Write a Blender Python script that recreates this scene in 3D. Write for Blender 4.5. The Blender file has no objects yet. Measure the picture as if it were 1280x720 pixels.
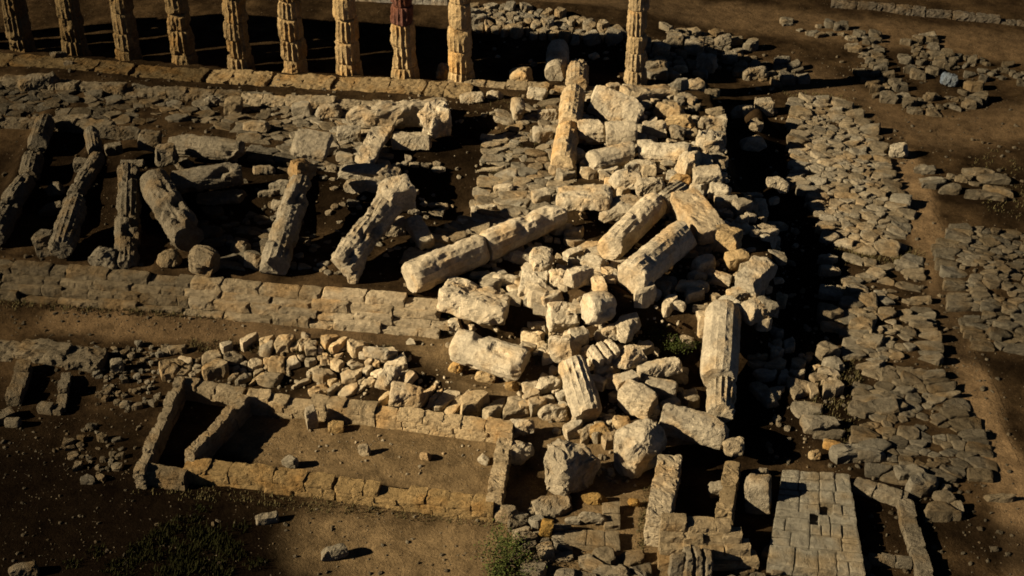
import bpy, bmesh, math, random
import numpy as np
from mathutils import Vector, Matrix, Euler

sc = bpy.context.scene
C = sc.collection
RNG = random.Random(7)
R_ = math.radians

# ------------------------------------------------------------------ camera geometry
F = 1806.0
PITCH = R_(33.8)
CAM = np.array([0.0, -67.0, 46.6])
FW = np.array([0, math.cos(PITCH), -math.sin(PITCH)])
UP = np.array([0, math.sin(PITCH), math.cos(PITCH)])


def W(px, py, z=0.0):
    """the point of the horizontal plane z that the photograph shows at (px, py)"""
    d = FW * F + np.array([1.0, 0, 0]) * (px - 640) - UP * (py - 360)
    t = (z - CAM[2]) / d[2]
    p = CAM + d * t
    return p


def scale_at(p):
    return F / float(np.dot(np.asarray(p) - CAM, FW))


# ------------------------------------------------------------------ noise (vectorised)
def _hash(ix, iy, iz, seed):
    h = (ix * 374761393 + iy * 668265263 + iz * 2147483647 + seed * 1274126177) & 0xFFFFFFFF
    h = ((h ^ (h >> 13)) * 1274126177) & 0xFFFFFFFF
    h = ((h ^ (h >> 15)) * 2246822519) & 0xFFFFFFFF
    return ((h ^ (h >> 16)) & 0xFFFF) / 32767.5 - 1.0


def vnoise(P, seed=0):
    P = np.asarray(P, dtype=np.float64)
    i = np.floor(P).astype(np.int64)
    f = P - i
    u = f * f * f * (f * (f * 6 - 15) + 10)
    r = 0
    for dx in (0, 1):
        wx = u[:, 0] if dx else 1 - u[:, 0]
        for dy in (0, 1):
            wy = u[:, 1] if dy else 1 - u[:, 1]
            for dz in (0, 1):
                wz = u[:, 2] if dz else 1 - u[:, 2]
                r = r + wx * wy * wz * _hash(i[:, 0] + dx, i[:, 1] + dy, i[:, 2] + dz, seed)
    return r


def fbm(P, seed=0, octaves=3, gain=0.5):
    a, s, t = 1.0, 0, 0
    for k in range(octaves):
        s = s + a * vnoise(P * (2.03 ** k) + k * 17.3, seed + k)
        t += a
        a *= gain
    return s / t


def noise3(P, seed, octaves=2):
    return np.stack([fbm(P, seed + 100 * k, octaves) for k in range(3)], axis=1)


# ------------------------------------------------------------------ terrain
TZ = 2.2                                                            # top of the temple platform
TERR = np.array([W(x, y, TZ)[:2] for x, y in [
    (-420, 288), (0, 329), (300, 352), (560, 374), (700, 384), (830, 396), (955, 402),
    (972, 330), (955, 275), (922, 232), (908, 165), (890, 114), (760, 99), (577, 99), (300, 83), (30, 61), (-420, 33)]])


def poly_sdf(P, V):
    """signed distance to a polygon, positive inside"""
    P = np.asarray(P)
    n = len(V)
    d = np.full(len(P), 1e18)
    ins = np.zeros(len(P), bool)
    for i in range(n):
        a, b = V[i], V[(i + 1) % n]
        e = b - a
        w = P - a
        t = np.clip((w @ e) / (e @ e), 0, 1)
        q = w - t[:, None] * e
        d = np.minimum(d, (q * q).sum(1))
        c = ((a[1] > P[:, 1]) != (b[1] > P[:, 1]))
        with np.errstate(divide='ignore', invalid='ignore'):
            xi = (b[0] - a[0]) * (P[:, 1] - a[1]) / (b[1] - a[1]) + a[0]
        ins ^= c & (P[:, 0] < xi)
    d = np.sqrt(d)
    return np.where(ins, d, -d)


def smooth(a, b, x):
    t = np.clip((x - a) / (b - a), 0, 1)
    return t * t * (3 - 2 * t)


BUMPS = []                                                          # (x, y, rx, ry, angle, height)


def bump_px(px, py, rx, ry, ang, h, z=0):
    p = W(px, py, z)
    BUMPS.append((p[0], p[1], rx, ry, R_(ang), h))


def ridge(a, b, w, h):
    """a bank added under a toppled column, lifting it to lengthen its shadow"""
    pa, pb = W(*a, TZ), W(*b, TZ)
    BUMPS.append(((pa[0] + pb[0]) / 2, (pa[1] + pb[1]) / 2, np.linalg.norm(pb - pa) * 0.62, w,
                  math.atan2(pb[1] - pa[1], pb[0] - pa[0]), h))


for q in [((57, 152), (-8, 296)), ((118, 180), (76, 312)), ((162, 212), (158, 330)), ((192, 226), (236, 298)), ((216, 180), (302, 189)),
          ((214, 229), (302, 216)), ((341, 335), (385, 215)), ((425, 330), (497, 240))]:
    ridge(*q, 0.7, 0.75)  # banks added so the columns throw longer shadows
bump_px(150, 262, 10, 2.6, -7, -0.7, TZ)  # floor lowered here so that shadow fills it, likewise next line
bump_px(400, 272, 6, 2.2, -7, -0.6, TZ)
bump_px(566, 240, 2.7, 2.9, -7, -1.7, TZ)  # pits shaped into the floor to hold deep shadow, likewise next line
bump_px(596, 160, 2.0, 1.0, -7, -1.2, TZ)
bump_px(944, 168, 1.3, 1.6, 0, 1.9)
bump_px(962, 262, 1.1, 1.3, 0, 1.7)
bump_px(742, 445, 2.8, 4.0, -30, 1.7)
bump_px(800, 490, 2.6, 2.4, 0, 0.7)
bump_px(850, 210, 3.0, 4.0, 0, 0.7, TZ)
bump_px(930, 300, 2.0, 4.5, 0, 0.5, TZ)
bump_px(440, 456, 6.0, 1.1, -13, 0.6)
bump_px(330, 452, 4.5, 1.1, -4, 0.6)
bump_px(565, 488, 3.0, 0.8, -14, 0.5)
bump_px(1070, 230, 2.6, 5.0, 15, 0.35)
bump_px(1110, 420, 3.0, 6.0, 10, 0.45)
bump_px(1235, 350, 3.0, 4.0, 10, 0.5)
bump_px(60, 455, 5.0, 2.2, -5, 0.9)
bump_px(840, 70, 4.0, 2.0, -8, 0.7)
bump_px(690, 32, 6.0, 1.2, -8, 0.5)


def height(P):
    P = np.asarray(P, dtype=float)
    d = poly_sdf(P, TERR)
    w = 0.35 * fbm(np.c_[P * 0.7, np.zeros(len(P))], 5, 2)
    # north and east banks slope, the south edge drops behind the steps
    h = TZ * smooth(-0.55, 0.25, d + 0.6 * w)
    south = smooth(0.0, 1.0, -(P[:, 1] - (TERR[2][1] + (P[:, 0] - TERR[2][0]) * -0.13 + 2.0)))
    h = np.where((south > 0.5) & (P[:, 0] < W(575, 376, TZ)[0]), np.maximum(TZ * smooth(0.05, 0.45, d), 0.7 * smooth(-4.8, -1.6, d)), h)
    # the ground beyond the colonnade lies lower
    nb = P[:, 1] - (TERR[13][1] + (P[:, 0] - TERR[13][0]) * -0.13)
    h = np.maximum(h, 1.6 * smooth(-1.5, 0.5, nb) * smooth(30, 12, nb) * smooth(17, 8, P[:, 0]))
    for (x, y, rx, ry, a, hh) in BUMPS:
        dx, dy = P[:, 0] - x, P[:, 1] - y
        u = (dx * math.cos(a) + dy * math.sin(a)) / rx
        v = (-dx * math.sin(a) + dy * math.cos(a)) / ry
        h = h + hh * np.exp(-(u * u + v * v) * 1.4)
    z0 = np.zeros(len(P))
    h = h + 0.16 * fbm(np.c_[P * 0.16, z0], 11, 2) + 0.06 * fbm(np.c_[P * 0.9, z0], 12, 3)
    return h


GX, GY = np.arange(-62, 62.01, 0.2), np.arange(-45, 85.01, 0.2)
_gx, _gy = np.meshgrid(GX, GY)
HG = height(np.c_[_gx.ravel(), _gy.ravel()]).reshape(_gx.shape)


def hz(x, y):
    """height of the ground at one point, from a grid laid out once"""
    u = min(max((x - GX[0]) / 0.2, 0), len(GX) - 1.001)
    v = min(max((y - GY[0]) / 0.2, 0), len(GY) - 1.001)
    i, j = int(u), int(v)
    u -= i
    v -= j
    return float((HG[j, i] * (1 - u) + HG[j, i + 1] * u) * (1 - v) + (HG[j + 1, i] * (1 - u) + HG[j + 1, i + 1] * u) * v)


def HIT(px, py, off=0.0):
    """where the photograph's ray through (px, py) meets the surface lying OFF above the ground"""
    z = 1.0
    for k in range(14):
        p = W(px, py, z)
        z = 0.5 * z + 0.5 * (hz(p[0], p[1]) + off)
    return W(px, py, z)


# ------------------------------------------------------------------ materials
def nodes(name):
    m = bpy.data.materials.new(name)
    m.use_nodes = True
    nt = m.node_tree
    b = nt.nodes['Principled BSDF']
    b.inputs['Roughness'].default_value = 0.95
    b.inputs['Specular IOR Level'].default_value = 0.0
    return m, nt, b


def N(nt, typ, **kw):
    n = nt.nodes.new(typ)
    for k, v in kw.items():
        if k in n.inputs:
            n.inputs[k].default_value = v
        else:
            setattr(n, k, v)
    return n


def ramp(nt, fac, stops):
    r = nt.nodes.new('ShaderNodeValToRGB')
    e = r.color_ramp.elements
    while len(e) < len(stops):
        e.new(0.5)
    for i, (p, c) in enumerate(stops):
        e[i].position = p
        e[i].color = (c, c, c, 1) if isinstance(c, (int, float)) else (*c, 1)
    nt.links.new(fac, r.inputs[0])
    return r.outputs[0]


def mixc(nt, mode, fac, a, b):
    m = nt.nodes.new('ShaderNodeMix')
    m.data_type = 'RGBA'
    m.blend_type = mode
    for sock, v in ((m.inputs[0], fac), (m.inputs[6], a), (m.inputs[7], b)):
        if hasattr(v, 'is_output'):
            nt.links.new(v, sock)
        elif isinstance(v, (int, float)):
            sock.default_value = v
        else:
            sock.default_value = (*v, 1)
    return m.outputs[2]


def stone_material(name, use_attr=False, ochre=0.5, bump=0.9, pit=0.6):
    m, nt, b = nodes(name)
    L = nt.links.new
    tc = N(nt, 'ShaderNodeTexCoord')
    oi = N(nt, 'ShaderNodeObjectInfo')
    off = N(nt, 'ShaderNodeVectorMath', operation='SCALE')
    comb = N(nt, 'ShaderNodeCombineXYZ', X=37.0, Y=91.0, Z=53.0)
    L(comb.outputs[0], off.inputs[0])
    L(oi.outputs['Random'], off.inputs['Scale'])
    add = N(nt, 'ShaderNodeVectorMath', operation='ADD')
    L(tc.outputs['Object'], add.inputs[0])
    L(off.outputs[0], add.inputs[1])
    co = add.outputs[0]

    def noise(scale, detail=4, rough=0.6):
        n = N(nt, 'ShaderNodeTexNoise', Scale=scale, Detail=detail, Roughness=rough)
        L(co, n.inputs['Vector'])
        return n.outputs[0]
    if use_attr:
        at = N(nt, 'ShaderNodeAttribute', attribute_name='tint')
        base = at.outputs['Color']
    else:
        base = oi.outputs['Color']
    c = mixc(nt, 'MULTIPLY', 1.0, base, ramp(nt, noise(0.9, 5, 0.65), [(0.3, 0.62), (0.7, 1.15)]))
    c = mixc(nt, 'MULTIPLY', 1.0, c, ramp(nt, noise(5.5, 5, 0.7), [(0.32, 0.66), (0.68, 1.14)]))
    oc = ramp(nt, noise(0.55, 3, 0.5), [(0.5, 0.0), (0.66, ochre)])
    c = mixc(nt, 'MULTIPLY', oc, c, (1.0, 0.72, 0.38))
    li = ramp(nt, noise(1.7, 6, 0.75), [(0.58, 0.0), (0.72, 0.45)])
    c = mixc(nt, 'MULTIPLY', li, c, (0.5, 0.5, 0.47))
    vo = N(nt, 'ShaderNodeTexVoronoi', Scale=6.0, Randomness=1.0)
    L(co, vo.inputs['Vector'])
    pits = ramp(nt, vo.outputs['Distance'], [(0.05, 1.0), (0.2, 0.0)])
    pm = mixc(nt, 'MULTIPLY', 1.0, pits, ramp(nt, noise(1.3, 2, 0.5), [(0.46, 0.0), (0.62, pit)]))
    c = mixc(nt, 'MULTIPLY', pm, c, (0.35, 0.3, 0.25))
    L(c, b.inputs['Base Color'])
    # relief
    h1 = mixc(nt, 'ADD', 0.45, noise(3.2, 7, 0.75), noise(17, 4, 0.75))
    h2 = mixc(nt, 'SUBTRACT', 1.0, h1, pm)
    bp = N(nt, 'ShaderNodeBump', Strength=bump, Distance=0.2)
    L(h2, bp.inputs['Height'])
    L(bp.outputs[0], b.inputs['Normal'])
    return m


M_STONE = stone_material('weathered_limestone')
M_RUBBLE = stone_material('rubble_limestone', use_attr=True, ochre=0.4, bump=0.7, pit=0.3)


def ground_material():
    m, nt, b = nodes('dry_earth')
    L = nt.links.new
    tc = N(nt, 'ShaderNodeTexCoord')
    co = tc.outputs['Object']

    def noise(scale, detail=5, rough=0.6):
        n = N(nt, 'ShaderNodeTexNoise', Scale=scale, Detail=detail, Roughness=rough)
        L(co, n.inputs['Vector'])
        return n.outputs[0]

    def attr(n):
        return N(nt, 'ShaderNodeAttribute', attribute_name=n).outputs['Fac']
    c = mixc(nt, 'MIX', ramp(nt, noise(0.25, 6, 0.65), [(0.40, 0.0), (0.62, 1.0)]), (0.011, 0.0066, 0.0031), (0.034, 0.0205, 0.009))
    c = mixc(nt, 'MIX', attr('path'), c, (0.105, 0.066, 0.031))
    c = mixc(nt, 'MIX', attr('soil_and_shade'), c, (0.0042, 0.0026, 0.0014))  # dark soil, with shade and edge darkening painted in
    c = mixc(nt, 'MIX', attr('floor'), c, (0.135, 0.089, 0.041))
    c = mixc(nt, 'MULTIPLY', 1.0, c, ramp(nt, noise(0.9, 8, 0.75), [(0.32, 0.5), (0.68, 1.45)]))
    c = mixc(nt, 'MULTIPLY', 1.0, c, ramp(nt, noise(9, 4, 0.7), [(0.3, 0.7), (0.7, 1.25)]))
    vo = N(nt, 'ShaderNodeTexVoronoi', Scale=3.2)
    L(co, vo.inputs['Vector'])
    pb = ramp(nt, vo.outputs['Distance'], [(0.1, 1.0), (0.16, 0.0)])
    pb = mixc(nt, 'MULTIPLY', 1.0, pb, ramp(nt, noise(0.7, 4, 0.6), [(0.5, 0.0), (0.6, 0.7)]))
    c = mixc(nt, 'MIX', pb, c, (0.13, 0.098, 0.058))
    L(c, b.inputs['Base Color'])
    h = mixc(nt, 'ADD', 0.4, noise(2.0, 6, 0.7), noise(10, 4, 0.7))
    h = mixc(nt, 'ADD', 0.5, h, pb)
    bp = N(nt, 'ShaderNodeBump', Strength=0.7, Distance=0.16)
    L(h, bp.inputs['Height'])
    L(bp.outputs[0], b.inputs['Normal'])
    return m


M_GROUND = ground_material()


def leaf_material(name, c0, c1):
    m, nt, b = nodes(name)
    tc = N(nt, 'ShaderNodeTexCoord')
    n = N(nt, 'ShaderNodeTexNoise', Scale=4.0, Detail=3.0)
    nt.links.new(tc.outputs['Object'], n.inputs['Vector'])
    nt.links.new(ramp(nt, n.outputs[0], [(0.3, c0), (0.7, c1)]), b.inputs['Base Color'])
    return m


M_LEAF = leaf_material('dark_leaves', (0.022, 0.030, 0.007), (0.060, 0.066, 0.018))
M_DRY = leaf_material('dry_grass', (0.030, 0.026, 0.010), (0.085, 0.065, 0.028))
M_SCRUB = leaf_material('dark_scrub_leaves', (0.006, 0.007, 0.002), (0.018, 0.016, 0.006))
M_TWIG = leaf_material('twig_bark', (0.03, 0.02, 0.012), (0.06, 0.045, 0.028))

# ------------------------------------------------------------------ objects and tags
PALE = (0.50, 0.405, 0.26)


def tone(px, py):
    """edge darkening painted into the stone colour: brightest mid-frame, dimmer outwards"""
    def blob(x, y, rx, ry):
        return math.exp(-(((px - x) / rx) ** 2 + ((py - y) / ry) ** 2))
    t = 0.17 + 0.85 * blob(730, 330, 330, 300) + 0.30 * blob(460, 480, 260, 140) + 0.22 * blob(480, 90, 230, 110)  # falloff towards the frame edges, put into the stones' colour
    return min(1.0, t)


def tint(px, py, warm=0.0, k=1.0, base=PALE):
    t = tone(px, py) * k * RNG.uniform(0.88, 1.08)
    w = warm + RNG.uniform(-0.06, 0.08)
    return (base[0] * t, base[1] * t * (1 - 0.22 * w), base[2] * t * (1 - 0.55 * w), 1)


def new_mesh(name, verts, faces, mat, smooth_shade=False):
    me = bpy.data.meshes.new(name)
    me.from_pydata([tuple(v) for v in verts] if not isinstance(verts, np.ndarray) else verts.tolist(), [], faces)
    me.validate()
    if smooth_shade:
        me.polygons.foreach_set('use_smooth', [True] * len(me.polygons))
    me.materials.append(mat)
    me.update()
    return me


def link(name, me, parent=None, loc=None, rot=None, color=None):
    o = bpy.data.objects.new(name, me)
    C.objects.link(o)
    if parent is not None:
        o.parent = parent
    if loc is not None:
        o.location = tuple(float(v) for v in loc)
    if rot is not None:
        o.rotation_euler = rot
    if color is not None:
        o.color = color
    return o


def tag(o, label=None, cat=None, group=None, kind=None):
    if label:
        o['label'] = label
        o['kind'] = 'thing'
    if cat:
        o['category'] = cat
    if group:
        o['group'] = group
    if kind:
        o['kind'] = kind
    return o


def empty(name, loc):
    o = bpy.data.objects.new(name, None)
    C.objects.link(o)
    o.location = tuple(float(v) for v in loc)
    return o


# ------------------------------------------------------------------ stone shapes
_CUBES = {}


def cube_topo(nx, ny, nz):
    k = (nx, ny, nz)
    if k in _CUBES:
        return _CUBES[k]
    idx, V, Fc = {}, [], []

    def vid(i, j, l):
        key = (i, j, l)
        if key not in idx:
            idx[key] = len(V)
            V.append((i / nx - 0.5, j / ny - 0.5, l / nz - 0.5))
        return idx[key]
    for i in range(nx):
        for j in range(ny):
            Fc.append((vid(i, j, 0), vid(i, j + 1, 0), vid(i + 1, j + 1, 0), vid(i + 1, j, 0)))
            Fc.append((vid(i, j, nz), vid(i + 1, j, nz), vid(i + 1, j + 1, nz), vid(i, j + 1, nz)))
    for i in range(nx):
        for l in range(nz):
            Fc.append((vid(i, 0, l), vid(i + 1, 0, l), vid(i + 1, 0, l + 1), vid(i, 0, l + 1)))
            Fc.append((vid(i, ny, l), vid(i, ny, l + 1), vid(i + 1, ny, l + 1), vid(i + 1, ny, l)))
    for j in range(ny):
        for l in range(nz):
            Fc.append((vid(0, j, l), vid(0, j, l + 1), vid(0, j + 1, l + 1), vid(0, j + 1, l)))
            Fc.append((vid(nx, j, l), vid(nx, j + 1, l), vid(nx, j + 1, l + 1), vid(nx, j, l + 1)))
    _CUBES[k] = (np.array(V), Fc)
    return _CUBES[k]


def rock_verts(seed, dims, p=7.0, chops=4, chop_lo=0.72, rough=0.06, cell=0.1, nmax=30):
    """a weathered stone: a rounded box with broken corners and an eroded surface"""
    rs = np.random.RandomState(seed)
    L, Wd, H = dims
    n = [int(np.clip(round(d / cell), 3, nmax)) for d in dims]
    V, Fc = cube_topo(*n)
    q = V * 2
    s = (np.abs(q) ** p).sum(1) ** (1 / p)
    linf = np.abs(q).max(1)
    v = V * (linf / np.maximum(s, 1e-6))[:, None]
    v = v * np.array(dims)
    size = (L * Wd * H) ** (1 / 3)
    for k in range(chops):
        nr = rs.normal(size=3)
        nr[2] = abs(nr[2]) * 0.9 if rs.rand() < 0.75 else nr[2]
        nr /= np.linalg.norm(nr)
        pr = v @ nr
        d = pr.max() * rs.uniform(chop_lo, 0.95)
        over = np.maximum(pr - d, 0)
        v = v - over[:, None] * nr
    A = rough * size
    v = v + A * 1.3 * noise3(v * (1.5 / size), seed, 2) + A * 0.9 * noise3(v * (4.2 / size) + 9, seed + 7, 3)
    v = v + min(0.045, A * 0.6) * noise3(v * 6.0 + 5, seed + 13, 2)
    return v, Fc


def rock_mesh(name, seed, dims, mat=None, **kw):
    v, f = rock_verts(seed, dims, **kw)
    return new_mesh(name, v, f, mat or M_STONE)


def drum_verts(seed, L, r0, r1, flutes=18, depth=0.07, rough=0.06, chop=2, cell=0.085, ends=True, bite=0.6):
    """a Doric column drum along +z from 0 to L: flutes, worn away in patches, broken rims"""
    rs = np.random.RandomState(seed)
    na = flutes * 5
    nl = max(5, int(L / cell))
    ncap = max(3, int(min(r0, r1) / 0.13))
    V, rings = [], []
    th = np.linspace(0, 2 * math.pi, na, endpoint=False)
    zs = np.linspace(0, L, nl + 1)
    for i, z in enumerate(zs):
        r = r0 + (r1 - r0) * z / L
        V.append(np.c_[r * np.cos(th), r * np.sin(th), np.full(na, z)])
    V = np.concatenate(V)
    ang = np.tile(th, nl + 1)
    rad = np.linalg.norm(V[:, :2], axis=1)
    wear = np.clip(0.5 + 1.5 * fbm(V * 0.7 + seed, seed, 2), 0, 1)          # 0 worn, 1 crisp
    fl = np.abs(np.sin(ang * flutes / 2)) ** 0.8                             # 0 at the arris ... 1 in the hollow
    rr = rad * (1 - depth * (0.25 + 0.75 * wear) * fl)
    rr = rr * (1 + rough * 1.0 * fbm(V * 1.1 + 3, seed + 3, 2)) + rough * 0.55 * fbm(V * 4.2 + 3, seed + 4, 3)
    bt = np.clip(fbm(V * 0.95 + 40, seed + 9, 2) - 0.25, 0, 1)
    rr = rr - bt * bite * rad
    V[:, 0] *= rr / rad
    V[:, 1] *= rr / rad
    # broken rims
    if ends:
        rim = np.minimum(V[:, 2], L - V[:, 2])
        k = np.exp(-rim / 0.14) * (0.10 + 0.14 * np.clip(fbm(V * 2.0, seed + 5, 2) + 0.3, 0, 1))
        V[:, :2] *= (1 - k)[:, None]
        V[:, 2] += 0.09 * fbm(V * 1.3 + 8, seed + 6, 2) * np.exp(-rim / 0.3)
    else:
        k = np.exp(-np.minimum(V[:, 2], L - V[:, 2]) / 0.06) * (0.07 + 0.10 * np.clip(fbm(V * 1.6, seed + 5, 2) + 0.2, 0, 1))
        V[:, :2] *= (1 - k)[:, None]
    F_ = []
    for i in range(nl):
        for j in range(na):
            a, b = i * na + j, i * na + (j + 1) % na
            F_.append((a, b, b + na, a + na))
    VV = [V]
    n0 = len(V)
    for top in (0, 1):
        ring = V[-na:] if top else V[:na]
        ctr = ring.mean(0)
        prev = (nl * na) if top else 0
        for c in range(1, ncap):
            k = 1 - c / ncap
            q = ctr + (ring - ctr) * k
            q[:, 2] += 0.07 * fbm(q * 2.2, seed + 21 + top, 2) * (1 - k)
            VV.append(q)
            cur = n0
            n0 += na
            for j in range(na):
                a, b, c2, d = prev + j, prev + (j + 1) % na, cur + (j + 1) % na, cur + j
                F_.append((a, b, c2, d) if top else (a, d, c2, b))
            prev = cur
        VV.append(ctr[None])
        for j in range(na):
            a, b = prev + j, prev + (j + 1) % na
            F_.append((a, b, n0) if top else (b, a, n0))
        n0 += 1
    V = np.concatenate(VV)
    for k in range(chop):
        nr = rs.normal(size=3)
        nr /= np.linalg.norm(nr)
        c = np.array([0, 0, L / 2])
        pr = (V - c) @ nr
        d = pr.max() * rs.uniform(0.78, 0.95)
        V = V - np.maximum(pr - d, 0)[:, None] * nr
    V = V + 0.025 * noise3(V * 5.0, seed + 31, 2)
    return V, F_


# ------------------------------------------------------------------ hand-placed things
_seed = [100]


def nseed():
    _seed[0] += 1
    return _seed[0]


def D(a, b, wpx, label, ha=None, hb=None, warm=0.0, k=1.0, depth=0.07, rough=0.07, flutes=16, taper=1.0, name='column_drum', cat='column drum', chop=2, bite=0.6):
    """a drum (or a length of fallen column) lying from pixel A to pixel B; HA, HB: the height of its axis above the ground"""
    mid = HIT((a[0] + b[0]) / 2, (a[1] + b[1]) / 2, 0.6)
    r = wpx / scale_at(mid) / 2 * 1.04
    if max(a[0], b[0]) < 500:                                        # the south row has weathered most
        bite, rough = 1.15, rough + 0.03
    pa = HIT(*a, r * 0.9 if ha is None else ha)
    pb = HIT(*b, r * 0.9 if hb is None else hb)
    ax = pb - pa
    L = float(np.linalg.norm(ax))
    me_v, me_f = drum_verts(nseed(), L, r, r * taper, flutes, depth, rough, chop, bite=bite)
    me = new_mesh(name, me_v, me_f, M_STONE)
    q = Vector(ax).to_track_quat('Z', 'Y')
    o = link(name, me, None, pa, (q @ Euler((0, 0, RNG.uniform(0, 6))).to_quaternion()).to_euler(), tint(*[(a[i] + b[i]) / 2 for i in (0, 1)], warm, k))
    return tag(o, label, cat)


def S(px, py, w, h, label, kind='rock', grooves=0, yaw=None, flat=1.0, up=0.0, warm=0.0, k=1.0, tilt=10, name=None, cat=None, dims=None, rot=None, **kw):
    """a stone that the photograph shows centred on (px, py), W x H pixels large"""
    p0 = HIT(px, py, 0.4)
    s = scale_at(p0)
    if dims is None:
        Ln = w / s
        Hh = h / s / 1.34 * flat
        Dp = (h / s - 0.83 * Hh) / 0.56
        dims = (Ln, max(Dp, 0.25), max(Hh, 0.2))
    p = HIT(px, py, dims[2] * 0.45 + up)
    y = RNG.uniform(-18, 18) if yaw is None else yaw
    par = dict(rock=dict(p=6.0, chops=9, chop_lo=0.62, rough=0.07), block=dict(p=14.0, chops=4, chop_lo=0.8, rough=0.045),
               slab=dict(p=9.0, chops=5, chop_lo=0.72, rough=0.06), boulder=dict(p=3.6, chops=7, chop_lo=0.7, rough=0.085))[kind]
    par.update(kw)
    nm = name or dict(rock='broken_stone', block='stone_block', slab='stone_slab', boulder='boulder')[kind]
    v, f = rock_verts(nseed(), dims, **par)
    if grooves:                                                      # upright channels cut into the upper and front faces
        g = np.clip(np.cos(v[:, 0] / dims[0] * 2 * math.pi * grooves + math.pi * (grooves % 2)) * 1.6 - 0.5, 0, 1)
        v[:, 2] -= 0.16 * g * (v[:, 2] > dims[2] * 0.25)
        v[:, 1] += 0.16 * g * (v[:, 1] < -dims[1] * 0.25)
    me = new_mesh(nm, v, f, M_STONE)
    r = rot or (R_(RNG.uniform(-tilt, tilt)), R_(RNG.uniform(-tilt, tilt)), R_(y))
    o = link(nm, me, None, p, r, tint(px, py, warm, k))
    return tag(o, label, cat or nm.replace('_', ' ').split()[-1])


def B(a, b, wpx, thick, label, ha=None, hb=None, kind='block', warm=0.0, k=1.0, name=None, roll=0.0, **kw):
    """a long block from pixel A to pixel B; WPX: its width across; THICK: metres"""
    mid = HIT((a[0] + b[0]) / 2, (a[1] + b[1]) / 2, 0.6)
    wd = wpx / scale_at(mid) * 1.05
    pa = HIT(*a, thick * 0.5 if ha is None else ha)
    pb = HIT(*b, thick * 0.5 if hb is None else hb)
    ax = pb - pa
    L = float(np.linalg.norm(ax))
    par = dict(block=dict(p=14.0, chops=4, chop_lo=0.82, rough=0.045), rock=dict(p=5.0, chops=7, chop_lo=0.7, rough=0.08),
               slab=dict(p=9.0, chops=5, chop_lo=0.72, rough=0.06))[kind]
    par.update(kw)
    nm = name or dict(rock='broken_stone', block='stone_block', slab='stone_slab')[kind]
    me = rock_mesh(nm, nseed(), (L, wd, thick), **par)
    X = Vector(ax).normalized()
    Z = Vector((0, 0, 1)) - X * X.z
    Z.normalize()
    Y = Z.cross(X)
    m = Matrix((X, Y, Z)).transposed() @ Matrix.Rotation(R_(roll), 3, 'X')
    o = link(nm, me, None, (pa + pb) / 2, m.to_euler(), tint((a[0] + b[0]) / 2, (a[1] + b[1]) / 2, warm, k))
    return tag(o, label, nm.split('_')[-1])


# ------------------------------------------------------------------ masonry
def masonry(parent, a, b, thick, hgt, course=0.45, blen=1.0, seed=1, ragged=0.5, name='wall', color=None, rough=0.05, lean=0.0):
    """one wall from world point A to B as one mesh: courses of worn blocks, the top course broken"""
    rs = np.random.RandomState(seed)
    a, b = np.array(a, float), np.array(b, float)
    L = np.linalg.norm(b[:2] - a[:2])
    ux = (b[:2] - a[:2]) / L
    uy = np.array([-ux[1], ux[0]])
    nc = max(1, int(round(hgt / course)))
    ch = hgt / nc
    V, F_ = [], []
    n0 = 0

    def add(v, f):
        nonlocal n0
        V.append(v)
        F_.extend([tuple(i + n0 for i in q) for q in f])
        n0 += len(v)
    for c in range(nc):
        x = -rs.uniform(0, 0.5) * blen * (c % 2)
        while x < L - 0.05:
            l = blen * rs.uniform(0.65, 1.4)
            x0, x1 = max(x, 0), min(x + l, L)
            x += l
            if x1 - x0 < 0.18:
                continue
            hh = ch
            if c == nc - 1 and nc == 1:
                hh = ch * (rs.uniform(0.5, 0.8) if rs.rand() < ragged * 0.6 else rs.uniform(0.85, 1.2))
            elif c == nc - 1:
                if rs.rand() < ragged * 0.55:
                    continue
                hh = ch * rs.uniform(0.75, 1.25)
            dims = (x1 - x0 + 0.005, thick * rs.uniform(0.96, 1.04), hh + 0.005)
            v, f = rock_verts(int(rs.randint(1e6)), dims, p=22, chops=2, chop_lo=0.88, rough=rough, cell=0.12, nmax=14)
            v = v.copy()
            an = rs.uniform(-0.035, 0.035)
            vx = v[:, 0] * math.cos(an) - v[:, 1] * math.sin(an) + (x0 + x1) / 2
            vy = v[:, 0] * math.sin(an) + v[:, 1] * math.cos(an) + rs.uniform(-0.03, 0.03)
            t = np.clip(vx / L, 0, 1)
            z = v[:, 2] + c * ch + hh / 2 + (a[2] * (1 - t) + b[2] * t)
            xy = a[:2] + vx[:, None] * ux + vy[:, None] * uy
            add(np.c_[xy, z], f)
    if hgt > 0.6:                                                    # rubble core between the faces
        v, f = rock_verts(seed + 5, (L * 0.985, thick * 0.86, hgt - ch * 0.75), p=20, chops=0, rough=0.0, cell=0.3)
        t = np.clip(v[:, 0] / L + 0.5, 0, 1)
        xy = a[:2] + (v[:, 0] + L / 2)[:, None] * ux + v[:, 1][:, None] * uy
        add(np.c_[xy, v[:, 2] + (hgt - ch * 0.75) / 2 + 0.02 + a[2] * (1 - t) + b[2] * t], f)
    V = np.concatenate(V)
    o_loc = np.array(parent.location) if parent is not None else a
    me = new_mesh(name, V - o_loc, F_, M_STONE)
    o = link(name, me, parent, None if parent is not None else o_loc, None, color)
    return o


# ================================================================== GROUND
def axis(lo, hi, step):
    a = np.arange(lo, hi + step * 0.5, step)
    out = [3.0, 8, 20, 50, 120, 300, 800, 2000, 4000]
    return np.concatenate([[lo - k for k in reversed(out)], a, [hi + k for k in out]])


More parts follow.
